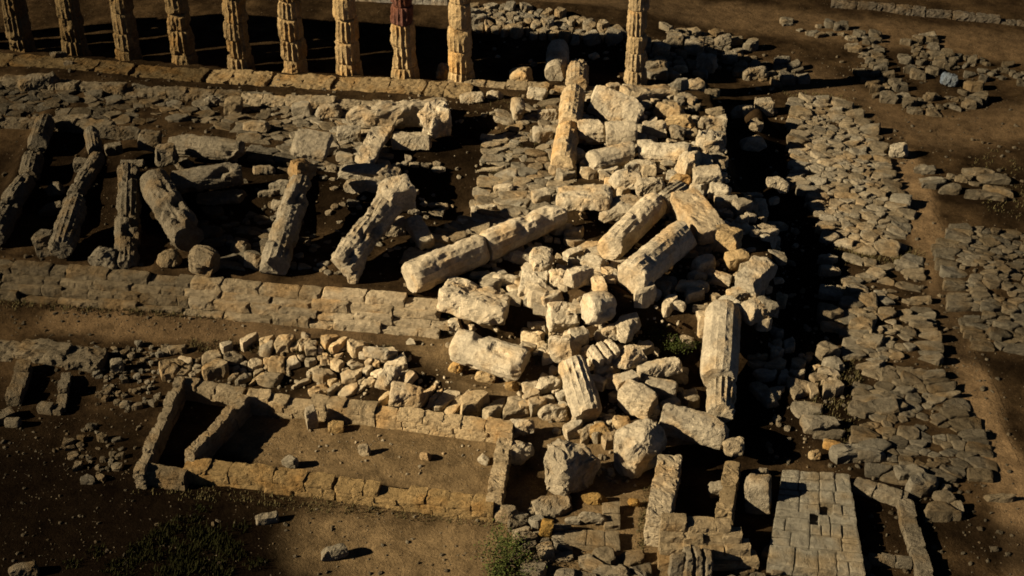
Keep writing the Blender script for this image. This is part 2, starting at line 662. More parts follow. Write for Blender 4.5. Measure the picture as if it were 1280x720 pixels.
def px_seg_mask(P, pts, width, soft):
    """1 on a trail of the given half-width through pixel points, fading over SOFT metres"""
    wp = np.array([W(x, y, 0)[:2] for x, y in pts])
    d = np.full(len(P), 1e9)
    for i in range(len(wp) - 1):
        a, e = wp[i], wp[i + 1] - wp[i]
        t = np.clip(((P - a) @ e) / (e @ e), 0, 1)
        d = np.minimum(d, np.linalg.norm(P - a - t[:, None] * e, axis=1))
    d = d + 0.5 * fbm(np.c_[P * 0.5, np.zeros(len(P))], 77, 3)
    return 1 - smooth(width, width + soft, d)


TRAIL = [(1120, 190), (1140, 230), (1158, 285), (1172, 340), (1188, 400), (1205, 450), (1228, 510), (1255, 590), (1290, 700), (1310, 760)]
ROAD = [(560, -12), (700, 8), (830, 16), (950, 24), (1080, 40), (1290, 62), (1500, 90)]
ROAD2 = [(990, 95), (1060, 125), (1110, 150), (1180, 165), (1290, 150)]
ALLEY = [(90, 406), (150, 409), (300, 418), (440, 424), (560, 442), (640, 485), (700, 540), (760, 600), (790, 660), (800, 740)]
FRONT = [(440, 676), (490, 692), (560, 690), (640, 650), (720, 720)]
ROOM = [(330, 540), (450, 560), (590, 585)]


def masks(P):
    path = np.maximum.reduce([px_seg_mask(P, TRAIL, 0.55, 1.0), 0.42 * px_seg_mask(P, ROAD, 1.6, 2.2),
                              0.42 * px_seg_mask(P, ROAD2, 1.2, 2.5), 0.55 * px_seg_mask(P, ALLEY, 0.9, 1.2)])
    floor = np.maximum.reduce([0.72 * px_seg_mask(P, ROOM, 1.9, 0.8), 0.7 * px_seg_mask(P, ALLEY[4:], 1.4, 1.6),
                               0.72 * px_seg_mask(P, FRONT, 1.0, 3.2)])
    soil_and_shade = np.maximum.reduce([px_seg_mask(P, [(-200, 620), (20, 640), (180, 690), (290, 740)], 3.2, 4.5),  # frame-corner darkening painted into the soil colour
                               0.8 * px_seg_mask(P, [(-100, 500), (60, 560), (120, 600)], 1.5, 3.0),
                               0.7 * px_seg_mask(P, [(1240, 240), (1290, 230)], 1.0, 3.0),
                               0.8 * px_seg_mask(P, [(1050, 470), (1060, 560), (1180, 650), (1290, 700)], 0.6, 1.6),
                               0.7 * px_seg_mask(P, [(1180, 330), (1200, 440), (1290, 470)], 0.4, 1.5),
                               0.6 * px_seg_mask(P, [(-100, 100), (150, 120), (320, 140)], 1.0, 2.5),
                               0.75 * px_seg_mask(P, [(-100, 260), (150, 260), (300, 270), (420, 280), (560, 240)], 2.2, 2.5),  # shade between the fallen columns, painted into the soil
                               0.8 * px_seg_mask(P, [(960, 180), (1000, 300), (1000, 430), (960, 540)], 1.2, 1.5)])  # cast shade beyond the platform end, painted into the soil
    return path, soil_and_shade, floor


def sheet(name, xs, ys, dz=0.0, keep=None):
    X, Y = np.meshgrid(xs, ys)
    P = np.c_[X.ravel(), Y.ravel()]
    Z = height(P)
    far = np.maximum(np.abs(P[:, 0]) - 60, np.abs(P[:, 1]) - 75)
    Z = np.where(far > 0, Z * np.exp(-np.maximum(far, 0) / 30), Z) + dz
    nx, ny = len(xs), len(ys)
    I = np.arange(nx * ny).reshape(ny, nx)
    Fq = np.stack([I[:-1, :-1], I[:-1, 1:], I[1:, 1:], I[1:, :-1]], -1).reshape(-1, 4)
    V = np.c_[P, Z]
    if keep is not None:
        k = keep(P)
        Fq = Fq[k[Fq].all(1)]
        used = np.unique(Fq)
        re = np.full(len(V), -1)
        re[used] = np.arange(len(used))
        V, P, Fq = V[used], P[used], re[Fq]
    me = bpy.data.meshes.new(name)
    me.from_pydata(V.tolist(), [], Fq.tolist())
    me.polygons.foreach_set('use_smooth', [True] * len(me.polygons))
    me.materials.append(M_GROUND)
    for n, val in zip(('path', 'soil_and_shade', 'floor'), masks(P)):
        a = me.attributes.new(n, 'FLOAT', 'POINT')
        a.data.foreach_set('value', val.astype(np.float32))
    me.update()
    return tag(link(name, me), kind='structure')


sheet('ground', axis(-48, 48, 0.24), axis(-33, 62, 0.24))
sheet('footpath', np.arange(17, 40, 0.24), np.arange(-26, 18, 0.24), 0.02,
      lambda P: px_seg_mask(P, TRAIL, 0.55, 1.0) > 0.35)

# ================================================================== TEMPLE: standing columns
COLS = [(-104, 57), (-37, 63), (30, 69), (97, 73), (163, 79), (232, 84), (302, 91), (369, 94), (437, 98), (507, 104), (577, 107)]
WORDS = [None, None,
         ('leftmost dim eroded column of the standing row, at the edge of the photo'),
         ('second standing column from the left end of the long row'),
         ('third standing column from the left, thin groove down its worn shaft'),
         ('fourth standing column from the left end of the row, ochre brown'),
         ('middle column of the nine in the row, fifth from either end'),
         ('sixth standing column from the left, bright ochre with dark groove'),
         ('third standing column from the right end of the row, banded by deep joints'),
         ('standing column with reddish upper drum, second from the right end of the row'),
         ('rightmost thick column of the standing row, broken stone at its foot')]
TEMPLE_TOP = TZ


def column(px, py, label, group, H=7.7, r0=0.88, r1=0.70, seed=1, warm=0.75, k=1.0, red=None):
    p = HIT(px, py, 0.0)
    p[2] = hz(p[0], p[1]) - 0.12
    root = empty('standing_column', p)
    tag(root, label, 'column', group)
    rs = random.Random(seed)
    cuts = [0.0]
    while cuts[-1] < H - 1.2:
        cuts.append(cuts[-1] + rs.uniform(1.15, 1.9))
    cuts[-1] = H
    dep, rgh = rs.uniform(0.10, 0.19), rs.uniform(0.05, 0.13)
    for i in range(len(cuts) - 1):
        z0, z1 = cuts[i], cuts[i + 1]
        f0, f1 = z0 / H, z1 / H
        ra, rb = r0 + (r1 - r0) * f0, r0 + (r1 - r0) * f1
        if i == 0:
            ra *= 1.10
        wob = rs.uniform(0.965, 1.03)
        v, f = drum_verts(seed * 50 + i, z1 - z0, ra * wob, rb * wob, 16, dep, rgh, 1, 0.075, ends=False)
        o = link('drum', new_mesh('drum', v, f, M_STONE), root, (rs.uniform(-.05, .05), rs.uniform(-.05, .05), z0), (0, 0, R_(rs.uniform(-6, 6))), tint(px, py, warm, k * 1.0))
        if red is not None and z0 > red:
            o.color = (0.13, 0.058, 0.038, 1)
            o['label'] = 'dark reddish upper drum'
    # capital: echinus under a square abacus
    bm = bmesh.new()
    prof = [(r1, 0), (r1 * 1.05, 0.1), (r1 * 1.45, 0.42), (r1 * 1.5, 0.5)]
    n = 32
    rings = [[bm.verts.new((r * math.cos(2 * math.pi * j / n), r * math.sin(2 * math.pi * j / n), z)) for j in range(n)] for r, z in prof]
    for q in range(len(rings) - 1):
        for j in range(n):
            bm.faces.new((rings[q][j], rings[q][(j + 1) % n], rings[q + 1][(j + 1) % n], rings[q + 1][j]))
    bm.faces.new(rings[-1])
    me = bpy.data.meshes.new('capital')
    bm.to_mesh(me)
    bm.free()
    me.materials.append(M_STONE)
    cp = link('capital', me, root, (0, 0, H), None, tint(px, py, warm, k))
    v, f = rock_verts(seed + 3, (r1 * 3.1, r1 * 3.1, 0.42), p=16, chops=2, chop_lo=0.9, rough=0.03, cell=0.15)
    link('abacus', new_mesh('abacus', v, f, M_STONE), cp, (0, 0, 0.68), None, tint(px, py, warm, k))
    return p


tops = []
for i, (cx, cy) in enumerate(COLS):
    if WORDS[i] is None:
        lab = 'worn column of the standing row just outside the photo edge'
        grp = 'columns of the row beyond the photo edge'
    else:
        lab, grp = WORDS[i], 'columns standing in the long row'
    tops.append(column(cx, cy, lab, grp, seed=i + 3, k=1.1, r0=0.94, r1=0.76, red=4.2 if i == 9 else None))
LONE = column(793, 106, 'lone standing column on a long block, apart from the row', 'columns standing in the long row', H=7.3, r0=0.80, r1=0.66, seed=41, warm=0.6, k=0.95)

# the architrave that the row still carries (above the frame; it throws the long shadow behind the row)
arch = empty('architrave', tops[0])
tag(arch, 'beam of stone blocks carried on top of the standing row', 'architrave')
for i in range(len(tops) - 1):
    a, b = tops[i], tops[i + 1]
    L = np.linalg.norm(b[:2] - a[:2])
    v, f = rock_verts(900 + i, (L - 0.03, 1.3, 3.3), p=16, chops=2, chop_lo=0.9, rough=0.03, cell=0.2)
    ang = math.atan2(b[1] - a[1], b[0] - a[0])
    mid = (a + b) / 2 - tops[0]
    o = link('beam_block', new_mesh('beam_block', v, f, M_STONE), arch, (mid[0], mid[1], (a[2] + b[2]) / 2 - tops[0][2] + 7.7 + 0.9 + 1.65), (0, 0, ang), tint(300, 80, 0.7))

# ================================================================== TEMPLE: platform edge
SA, SB = W(-220, 309, TZ), W(566, 375, TZ)
steps = empty('temple_steps', (SA[0], SA[1], 0))
tag(steps, 'stepped platform edge of worn long blocks below the fallen columns', 'steps')
ud = (SB - SA)[:2] / np.linalg.norm((SB - SA)[:2])
nd = np.array([ud[1], -ud[0]])                                      # towards the camera
for c in range(4):
    off = 0.10 + 0.36 * c
    zt = TZ - 0.36 * c
    a = SA[:2] + nd * off
    b = SB[:2] + nd * off - ud * (0.0 + 0.5 * (c % 2))
    col = (0.40, 0.32, 0.19, 1)
    for q in range(5):
        e0, e1 = a + (b - a) * (q / 5), a + (b - a) * ((q + 1) / 5)
        px = (-220 + 786 * (q + 0.5) / 5, 309 + 66 * (q + 0.5) / 5)
        masonry(steps, (*e0, zt - 0.5), (*e1, zt - 0.5), 0.85, 0.5, 0.5, 2.0, 300 + c * 10 + q, ragged=0.6 if c == 3 else 0.15,
                name='step_course', color=tint(*px, 0.25, 0.9), rough=0.04)

# ================================================================== the walled house
def wp(px, py):
    p = HIT(px, py, 0.0)
    return (p[0], p[1], p[2] - 0.05)


def wpz(px, py, h):
    """foot of a wall whose top centre the photograph shows at (px, py)"""
    p = HIT(px, py, h)
    return (p[0], p[1], p[2] - h - 0.05)


house = empty('ruined_house', HIT(400, 560))
tag(house, 'low roofless house of stone walls with two dark rooms and one long room', 'ruin')
HH = 1.15
hc = lambda x, y, w=0.6, k=1.0: tint(x, y, w, k)
masonry(house, wpz(225, 474, 1.1), wpz(172, 588, 1.2), 0.5, 1.3, 0.36, 0.7, 401, 0.6, rough=0.085, color=hc(200, 520, 0.2))
masonry(house, wpz(306, 492, 1.35), wpz(234, 568, 1.35), 0.5, 1.4, 0.38, 0.7, 402, 0.6, rough=0.085, color=hc(270, 520, 0.2))
masonry(house, wpz(176, 582, 0.95), wpz(232, 590, 0.95), 0.6, 1.0, 0.34, 1.1, 403, 0.25, color=hc(200, 590, 0.4))
masonry(house, wpz(232, 576, 1.05), wpz(420, 600, 0.9), 0.85, 1.02, 0.34, 1.3, 404, 0.25, color=hc(320, 590, 0.9))
masonry(house, wpz(421, 602, 0.85), wpz(618, 630, 0.8), 0.85, 0.9, 0.30, 1.0, 405, 0.25, color=hc(520, 610, 0.9, 0.95))
masonry(house, wpz(228, 474, 1.1), wpz(305, 488, 1.1), 0.6, 1.1, 0.4, 1.0, 406, 0.3, color=hc(270, 480, 0.3))
masonry(house, wpz(308, 490, 1.1), wpz(470, 508, 1.0), 0.85, 1.05, 0.36, 1.1, 407, 0.3, color=hc(380, 500, 0.45))
masonry(house, wpz(471, 510, 0.95), wpz(642, 534, 0.85), 0.8, 0.95, 0.36, 1.1, 408, 0.3, color=hc(560, 520, 0.45))
masonry(house, wpz(634, 533, 0.95), wpz(616, 626, 1.0), 0.75, 1.1, 0.36, 0.7, 409, 0.55, rough=0.08, color=hc(625, 580, 0.4))

# ================================================================== annex at the lower right of the centre
annex = empty('ruined_cell', HIT(870, 640))
tag(annex, 'small square ruin with dark pit and coursed front wall near the paving', 'ruin')
masonry(annex, wpz(838, 566, 1.7), wpz(822, 650, 1.7), 1.1, 1.75, 0.45, 0.7, 421, 0.5, rough=0.09, color=hc(830, 610, 0.1, 1.25))
masonry(annex, wpz(918, 568, 1.3), wpz(906, 640, 1.3), 0.75, 1.35, 0.45, 0.6, 422, 0.6, rough=0.09, color=hc(910, 600, 0.5))
for i in range(4):
    h = 1.7 - 0.36 * i
    masonry(annex, wpz(826 - i, 648 + 15 * i, h), wpz(918 + 10 * i, 652 + 14 * i, h), 0.75, h, h / round(h / 0.38), 1.0 + 0.1 * i, 423 + i * 10, 0.3, color=hc(860, 640, 0.45, 1.15))

# paved platform at the lower right
def paving(name, corners, rows, cols, hgt, label, cat, seed, color, drop=0.0, z=None):
    """a raised floor of rectangular slabs between four pixel corners (tl, tr, br, bl), one mesh"""
    rs = np.random.RandomState(seed)
    Q = [np.array(HIT(x, y, hgt)) for x, y in corners]
    base = min(q[2] for q in Q) - hgt
    loc = np.array([*np.mean([q[:2] for q in Q], 0), base])
    V, F_, n0 = [], [], 0

    def at(u, v):
        return (Q[0] * (1 - u) + Q[1] * u) * (1 - v) + (Q[3] * (1 - u) + Q[2] * u) * v
    wx, wy = np.linalg.norm(Q[1] - Q[0]), np.linalg.norm(Q[3] - Q[0])
    cells, todo = [], [(0.0, 0.0, 1.0, 1.0)]
    lim = wx * wy / (rows * cols)
    while todo:                                                      # split into slabs of unlike size
        x0, y0, x1, y1 = todo.pop()
        w, h = (x1 - x0) * wx, (y1 - y0) * wy
        if w * h < lim * rs.uniform(0.8, 2.2) or max(w, h) < 0.6:
            cells.append((x0, y0, x1, y1))
        elif w > h * rs.uniform(0.75, 1.3):
            m = x0 + (x1 - x0) * rs.uniform(0.33, 0.67)
            todo += [(x0, y0, m, y1), (m, y0, x1, y1)]
        else:
            m = y0 + (y1 - y0) * rs.uniform(0.33, 0.67)
            todo += [(x0, y0, x1, m), (x0, m, x1, y1)]
    for (x0, y0, x1, y1) in cells:
        if True:
            if rs.rand() < drop:
                continue
            a, b, c, d = at(x0, y0), at(x1, y0), at(x1, y1), at(x0, y1)
            lx = np.linalg.norm(b - a) - 0.02
            ly = np.linalg.norm(d - a) - 0.05
            hh = hgt * rs.uniform(0.9, 1.06)
            v, f = rock_verts(int(rs.randint(1e6)), (1, 1, 1), p=14, chops=0, rough=0, cell=0.12, nmax=8)
            gx, gy = 0.022 / max(lx, .3), 0.04 / max(ly, .3)
            s, t = np.clip(v[:, 0] + 0.5, gx, 1 - gx), np.clip(v[:, 1] + 0.5, gy, 1 - gy)
            xy = ((a * (1 - s)[:, None] + b * s[:, None]) * (1 - t)[:, None] + (d * (1 - s)[:, None] + c * s[:, None]) * t[:, None])[:, :2]
            zz = base - 0.15 + (v[:, 2] + 0.5) * (hh + 0.15)
            w = np.c_[xy, zz]
            w = w + 0.045 * noise3(w * 2.0, seed + 3, 3)
            V.append(w - loc)
            F_.extend([tuple(k + n0 for k in q) for q in f])
            n0 += len(w)
    v, f = rock_verts(seed, (1, 1, 1), p=30, chops=0, rough=0, cell=0.2, nmax=6)                # the bed under the slabs
    s, t = v[:, 0] * 0.97 + 0.5, v[:, 1] * 0.97 + 0.5
    xy = ((Q[0] * (1 - s)[:, None] + Q[1] * s[:, None]) * (1 - t)[:, None] + (Q[3] * (1 - s)[:, None] + Q[2] * s[:, None]) * t[:, None])[:, :2]
    V.append(np.c_[xy, base - 0.12 + (v[:, 2] + 0.5) * (hgt * 0.6 + 0.1)] - loc)
    F_.extend([tuple(k + n0 for k in q) for q in f])
    o = link(name, new_mesh(name, np.concatenate(V), F_, M_STONE), None, loc, None, color)
    return tag(o, label, cat)


paving('paved_platform', [(978, 586), (1062, 590), (1082, 718), (958, 702)], 7, 5, 0.7,
       'raised rectangular paving of grey slabs with wide dark joints', 'platform', 51, (0.20, 0.172, 0.118, 1), drop=0.1)
paving('stone_doorstep', [(706, 660), (775, 661), (776, 682), (704, 677)], 1, 3, 0.4,
       'low step of three cut slabs in front of the round boulder', 'step', 52, tint(740, 660, 0.3, 0.9))
paving('stone_kerb', [(752, 627), (775, 626), (776, 656), (755, 657)], 2, 1, 0.38,
       'short return of cut slabs joining the low step from behind', 'kerb', 53, tint(750, 650, 0.3, 0.8))
paving('temple_floor_slabs', [(778, 376), (872, 374), (884, 402), (798, 404)], 2, 4, 0.3,
       'pale worn floor slabs at the broken platform edge above the dark recess', 'floor', 54, tint(830, 390, 0.15, 0.85), drop=0.1)

yard = empty('low_wall', HIT(1120, 650))
tag(yard, 'grey footing wall round a small yard beside the raised paving', 'wall')
masonry(yard, wpz(1068, 604, 0.4), wpz(1134, 622, 0.4), 0.7, 0.5, 0.4, 1.0, 431, 0.3, color=hc(1100, 620, 0.0, 1.25))
masonry(yard, wpz(1130, 626, 0.4), wpz(1160, 730, 0.4), 0.75, 0.5, 0.4, 0.9, 432, 0.3, color=hc(1140, 680, 0.0, 1.25))
masonry(yard, wpz(1086, 694, 0.35), wpz(1140, 700, 0.35), 0.5, 0.4, 0.4, 0.8, 433, 0.3, color=hc(1110, 700, 0.0, 1.2))

# inner footings of the temple
def footing(a, b, thick, h, label, seed, k=1.0, blen=1.6, warm=0.2):
    A, Bq = W(*a, TZ + h), W(*b, TZ + h)
    zs = [hz(*(A + (Bq - A) * t)[:2]) for t in np.linspace(0.06, 0.94, 9)]
    A[2], Bq[2] = np.mean(zs[:4]) - 0.12, np.mean(zs[-4:]) - 0.12
    h = h + 0.12
    o = masonry(None, A, Bq, thick, h, h, blen, seed, 0.35, name='foundation_wall', color=tint((a[0] + b[0]) / 2, (a[1] + b[1]) / 2, warm, k), rough=0.07)
    return tag(o, label, 'wall')


footing((-60, 96), (306, 116), 1.0, 0.5, 'dim line of footing blocks just below the left half of the standing row', 501, 1.0, 1.9)
footing((300, 118), (560, 134), 1.0, 0.55, 'footing blocks below the right half of the standing row', 502, 0.85, 1.5)
footing((-60, 142), (142, 156), 0.9, 0.6, 'dim long footing behind the dark leftmost collapsed column', 503, 1.0, 2.0)
footing((560, 96), (770, 112), 0.8, 0.3, 'low broken edge stones between row end and lone column', 504, 0.7, 1.3, 0.4)
footing((262, 91), (590, 112), 2.0, 0.2, 'ochre stylobate strip under the feet of the standing row', 505, 0.8, 1.9, 0.65)
footing((-40, 68), (258, 91), 1.8, 0.24, 'dim brown stylobate strip under the four columns at left', 506, 0.8, 2.0, 0.75)
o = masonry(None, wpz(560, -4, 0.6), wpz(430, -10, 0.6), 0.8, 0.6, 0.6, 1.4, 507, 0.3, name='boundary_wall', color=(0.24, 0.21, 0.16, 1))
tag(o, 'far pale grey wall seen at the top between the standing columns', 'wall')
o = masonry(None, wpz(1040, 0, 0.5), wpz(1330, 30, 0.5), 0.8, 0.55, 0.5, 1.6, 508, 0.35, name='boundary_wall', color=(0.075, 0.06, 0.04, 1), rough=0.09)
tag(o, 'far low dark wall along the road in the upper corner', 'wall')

# lower left ruin
lw = empty('sunken_ruin', HIT(60, 450))
tag(lw, 'dim half-buried walls with two small cavities beside the earth track', 'ruin')
masonry(lw, wpz(-30, 428, 0.6), wpz(128, 448, 0.5), 1.5, 0.7, 0.7, 2.6, 441, 0.2, color=hc(60, 430, 0.1, 1.0), rough=0.09)
masonry(lw, wpz(30, 452, 0.5), wpz(14, 500, 0.5), 0.8, 0.6, 0.4, 0.8, 442, 0.4, color=hc(30, 470, 0.1, 0.9))
masonry(lw, wpz(82, 462, 0.5), wpz(74, 506, 0.5), 0.5, 0.6, 0.4, 0.6, 443, 0.4, color=hc(70, 480, 0.1, 0.9))
masonry(lw, wpz(48, 506, 0.4), wpz(78, 509, 0.4), 0.5, 0.5, 0.4, 0.6, 444, 0.4, color=hc(70, 480, 0.1, 0.9))
masonry(lw, wpz(-30, 530, 0.4), wpz(16, 512, 0.4), 0.7, 0.5, 0.4, 0.8, 445, 0.4, color=hc(10, 515, 0.1, 0.9))

# ================================================================== fallen south colonnade
D((57, 152), (46, 184), 25, 'uppermost drum of the dim collapsed column at the far left', k=1.0)
D((42, 196), (36, 222), 26, 'dim drum in second place down the far left collapsed column', k=1.0)
D((32, 226), (12, 256), 26, 'dim drum in third place down the far left collapsed column', k=1.0)
D((16, 254), (-8, 296), 30, 'lowest drum of the far left collapsed column, cut by the photo edge', k=0.9)
D((114, 164), (119, 190), 19, 'narrow dim stub pointing up above the curved drum at left', hb=1.6, ha=1.8)
D((123, 196), (93, 246), 20, 'slender curved dim drum between the narrow stub and the fluted drum', ha=1.6, hb=1.2)
D((96, 252), (76, 312), 31, 'fluted dim drum resting on the platform edge at left', depth=0.12, ha=1.4, hb=1.0)
S(57, 303, 22, 40, 'dim square block leaning against the fluted drum at left', 'block')
D((162, 212), (158, 336), 31, 'straight upright-looking fallen column, fluted, third from the left', depth=0.12, ha=1.5, hb=1.1, taper=0.95)
S(163, 204, 36, 10, 'thin flat cap stone on the upper end of the straight fallen column', 'slab', up=1.2)
S(132, 320, 40, 36, 'lump of broken stone at the left foot of the straight fallen column', 'rock')
D((192, 226), (236, 298), 39, 'thick slanting drum leaning away from the straight fallen column', depth=0.05, ha=1.7, hb=1.3)
S(212, 322, 32, 32, 'round broken lump below the thick slanting drum', 'boulder', warm=0.4)
D((240, 322), (268, 330), 36, 'short drum with fluted rim below the thick slanting drum', depth=0.12, warm=0.2)
S(206, 194, 28, 32, 'block with a hollow on top of the thick slanting drum', 'rock', up=0.9)
S(187, 176, 26, 30, 'squat dim block above the straight fallen column', 'block', up=0.3)
S(150, 166, 52, 20, 'long dim block behind the slender curved drum', 'block', yaw=3)
D((216, 180), (302, 189), 27, 'upper of two parallel drums lying level at left', rough=0.05, ha=1.2, hb=1.2)
D((214, 229), (302, 216), 29, 'lower of two parallel drums lying level at left', rough=0.05, ha=1.2, hb=1.2)
B((246, 249), (310, 244), 24, 0.35, 'ragged flat slab below the two parallel drums', kind='slab')
D((341, 338), (376, 228), 36, 'long tapering column propped up towards the tilted square capital', ha=0.9, hb=2.2, depth=0.06, taper=0.85)
D((366, 212), (390, 213), 27, 'short ochre drum between the propped column and tilted square capital', warm=0.6, ha=2.2, hb=2.2)
S(389, 180, 50, 34, 'tilted square capital slab crowning the propped column', 'block', dims=(2.3, 1.9, 0.55), rot=(R_(28), R_(6), R_(-12)), up=2.5, name='capital_slab', cat='capital')
S(350, 234, 26, 20, 'flat stone left of the short ochre drum', 'slab')
S(336, 241, 30, 10, 'thin pale stone pointing left beside the propped column', 'slab')
S(318, 325, 24, 28, 'rough stone hugging the left foot of the propped column', 'rock')
D((425, 336), (497, 240), 36, 'knobbly leaning column with forked lower end, right of the propped one', ha=0.9, hb=2.4, depth=0.12, rough=0.12)
S(496, 243, 38, 46, 'large angular block at the upper end of the knobbly leaning column', 'block', up=1.9, yaw=25)
S(490, 284, 34, 28, 'cube of pale stone under the angular block', 'block', yaw=5, warm=0.2)
B((514, 274), (534, 306), 20, 0.7, 'small leaning post-like block right of the pale cube', ha=0.9, hb=0.4)
B((452, 316), (440, 348), 13, 0.9, 'thin upright slab beside the forked column end', ha=0.6, hb=0.4)
B((408, 213), (500, 216), 24, 0.6, 'long crossbeam stone behind the knobbly leaning column', kind='rock', ha=0.5, hb=0.9)
B((482, 155), (452, 205), 26, 0.4, 'flat strip of stone sloping up to the ragged mass', kind='slab', ha=1.1, hb=0.6)
S(445, 232, 30, 22, 'broken stone tucked beneath the long crossbeam', 'rock')
S(498, 142, 118, 38, 'wide ragged stone mass with ripple-like ledges below the row', 'slab', up=0.4, rough=0.10, chops=3, yaw=4)
S(545, 152, 34, 50, 'ragged upright rock at the end of the rippled mass', 'rock', up=0.6, rough=0.12, chop_lo=0.8)
S(515, 176, 48, 26, 'pale block below the rippled stone mass', 'block', up=0.1)
S(378, 137, 24, 22, 'grey cube in the rubble below the sixth standing column', 'block')
S(412, 138, 38, 24, 'broad block in the rubble below the banded standing column', 'rock')
S(292, 132, 22, 26, 'dark-sided stone with ochre edge on the left rubble floor', 'block', warm=0.4)
S(265, 126, 20, 14, 'small pale stone on the left rubble floor', 'rock')
S(48, 102, 50, 26, 'dim long block at the foot of the first two standing columns', 'rock')
S(72, 70, 22, 14, 'round stone lying between the first two standing columns', 'boulder')
S(88, 80, 16, 10, 'small stone before the second standing column', 'rock')
S(554, 90, 20, 24, 'rough stub leaning on the rightmost column of the row', 'rock', warm=0.6)

S(320, 158, 34, 18, 'long grey slab lying behind the tilted square capital', 'slab')
S(436, 168, 30, 24, 'pale block left of the sloping flat strip', 'block')
S(410, 186, 30, 18, 'low squared stone right of the tilted square capital', 'block')
S(432, 196, 24, 16, 'small flat stone at the foot of the sloping flat strip', 'slab')
S(330, 212, 28, 14, 'low flat block right of the upper level drum at left', 'slab')
S(352, 256, 24, 18, 'stone in shade left of the propped column middle', 'rock')
S(286, 200, 20, 14, 'small stone wedged between the two parallel drums', 'rock')
S(228, 204, 26, 18, 'stone wedged under the left ends of the two parallel drums', 'rock')
S(104, 206, 22, 20, 'dim block left of the slender curved drum', 'block')
S(70, 236, 24, 20, 'dim broken block between the two leftmost collapsed columns', 'rock')
S(64, 262, 30, 18, 'low dim slab right of the far left collapsed column', 'slab')
S(142, 186, 22, 18, 'dim block resting by the long dim block at left', 'block')
S(96, 150, 40, 16, 'dim flat footing stone behind the narrow stub', 'slab')
S(300, 308, 26, 22, 'broken stone between fluted rim drum and propped column', 'rock')
S(548, 300, 30, 14, 'flat floor stone above the thick end of the long fallen column', 'slab')
S(605, 262, 34, 14, 'flat slab on the lit floor right of the dark pit', 'slab')
S(630, 236, 26, 14, 'small squared slab on the lit floor below the split stones', 'slab')
S(552, 318, 26, 16, 'stone beside the upper flank of the long fallen column', 'rock')
S(468, 232, 26, 20, 'block under the upper end of the knobbly leaning column', 'block')
S(590, 122, 30, 16, 'flat pale stone below the rightmost column of the row', 'slab')
S(618, 118, 22, 14, 'small stone below the gap in the row', 'rock')

# ------------------------------------------------------------------ the centre
D((512, 348), (604, 310), 42, 'lower thick half of the long fallen column across the platform edge', depth=0.04, ha=0.95, hb=0.95, taper=0.92, rough=0.05)
D((606, 309), (702, 266), 38, 'upper half of the long fallen column, running to the broad slab', depth=0.035, ha=0.9, hb=1.2, taper=0.78, rough=0.06)
B((553, 366), (634, 390), 46, 1.3, 'large squarish block with chipped rim tipped over the platform edge', ha=1.7, hb=1.8, roll=-12, rough=0.06)
S(570, 408, 24, 24, 'small supporting stone under the tipped squarish block', 'rock')
D((570, 431), (656, 457), 42, 'smooth barrel-like drum propped above the earth track', depth=0.035, ha=1.1, hb=1.1, rough=0.035)
S(569, 459, 17, 17, 'little ochre stone under the left end of the barrel-like drum', 'rock', warm=1.0)
S(607, 471, 24, 18, 'pinkish stone under the middle of the barrel-like drum', 'rock', warm=0.6)
S(640, 482, 18, 18, 'brown stone below the right end of the barrel-like drum', 'rock', warm=0.9, k=0.6)
B((678, 314), (674, 338), 26, 1.0, 'narrow upper piece of the waisted stone in the centre', kind='rock', ha=1.3, hb=1.2)
B((672, 334), (664, 374), 33, 1.1, 'broad lower piece of the waisted stone in the centre', kind='block', ha=0.9, hb=0.7, rough=0.06)
S(703, 396, 38, 44, 'square moulded capital block tipped on the central heap', 'block', dims=(1.65, 1.5, 1.0), rot=(R_(28), R_(8), R_(14)), up=0.6, name='capital_block', cat='capital')
D((733, 386), (762, 384), 40, 'short drum with shaded underside beside the moulded capital', ha=1.6, hb=1.4, depth=0.03, rough=0.06)
S(706, 434, 36, 44, 'tall rough lump directly below the moulded capital', 'rock', up=0.2)
D((714, 452), (735, 520), 38, 'drum sliding down the heap with a flat grey end facing us', depth=0.09, ha=1.3, hb=0.7)
S(765, 413, 28, 26, 'angular stone behind the wedge on the central heap', 'rock', up=0.3)
B((772, 424), (796, 394), 22, 0.8, 'pale wedge standing on the central heap', kind='rock', ha=0.8, hb=1.5)
S(755, 441, 40, 30, 'grooved frieze block on the central heap', 'block', grooves=3, dims=(1.5, 1.1, 0.8), rot=(R_(14), R_(-6), R_(28)), up=0.6, cell=0.06)
S(756, 463, 30, 18, 'oval pale stone in front of the grooved frieze block', 'boulder', up=0.3)
S(788, 446, 42, 32, 'three-cornered pointed stone on the heap', 'rock', up=0.5, chops=9, chop_lo=0.5, yaw=25)
S(824, 461, 56, 26, 'broad flat boulder on the right of the heap', 'slab', up=0.4, yaw=12)
S(826, 486, 40, 28, 'clean-cut pale block below the broad flat boulder', 'block', up=0.2, yaw=-15)
S(797, 500, 46, 42, 'box-shaped block with a grey upper face', 'block', up=0.3, yaw=-32)
S(765, 475, 28, 24, 'stone wedged between the sliding drum and the box-shaped block', 'rock')
S(684, 481, 36, 24, 'pale chipped stone left of the sliding drum', 'rock')
S(693, 514, 40, 28, 'low rough stone left of the flat grey drum end', 'rock')
S(750, 540, 30, 26, 'ochre stone at the foot of the sliding drum', 'rock', warm=0.8)
S(777, 530, 22, 28, 'upright brownish stone above the great pointed boulder', 'rock', warm=0.5)
B((826, 522), (908, 545), 33, 1.05, 'long pale block with a black shaded end above the pit', ha=1.5, hb=1.5, rough=0.05)
S(850, 549, 44, 16, 'ledge of brown stone beneath the long pale block', 'slab', warm=0.5, up=0.4)
S(797, 560, 62, 78, 'great pointed boulder left of the square ruin', 'boulder', dims=(2.5, 2.0, 2.7), rough=0.11, p=2.8, chops=6, rot=(R_(-8), R_(5), R_(30)))
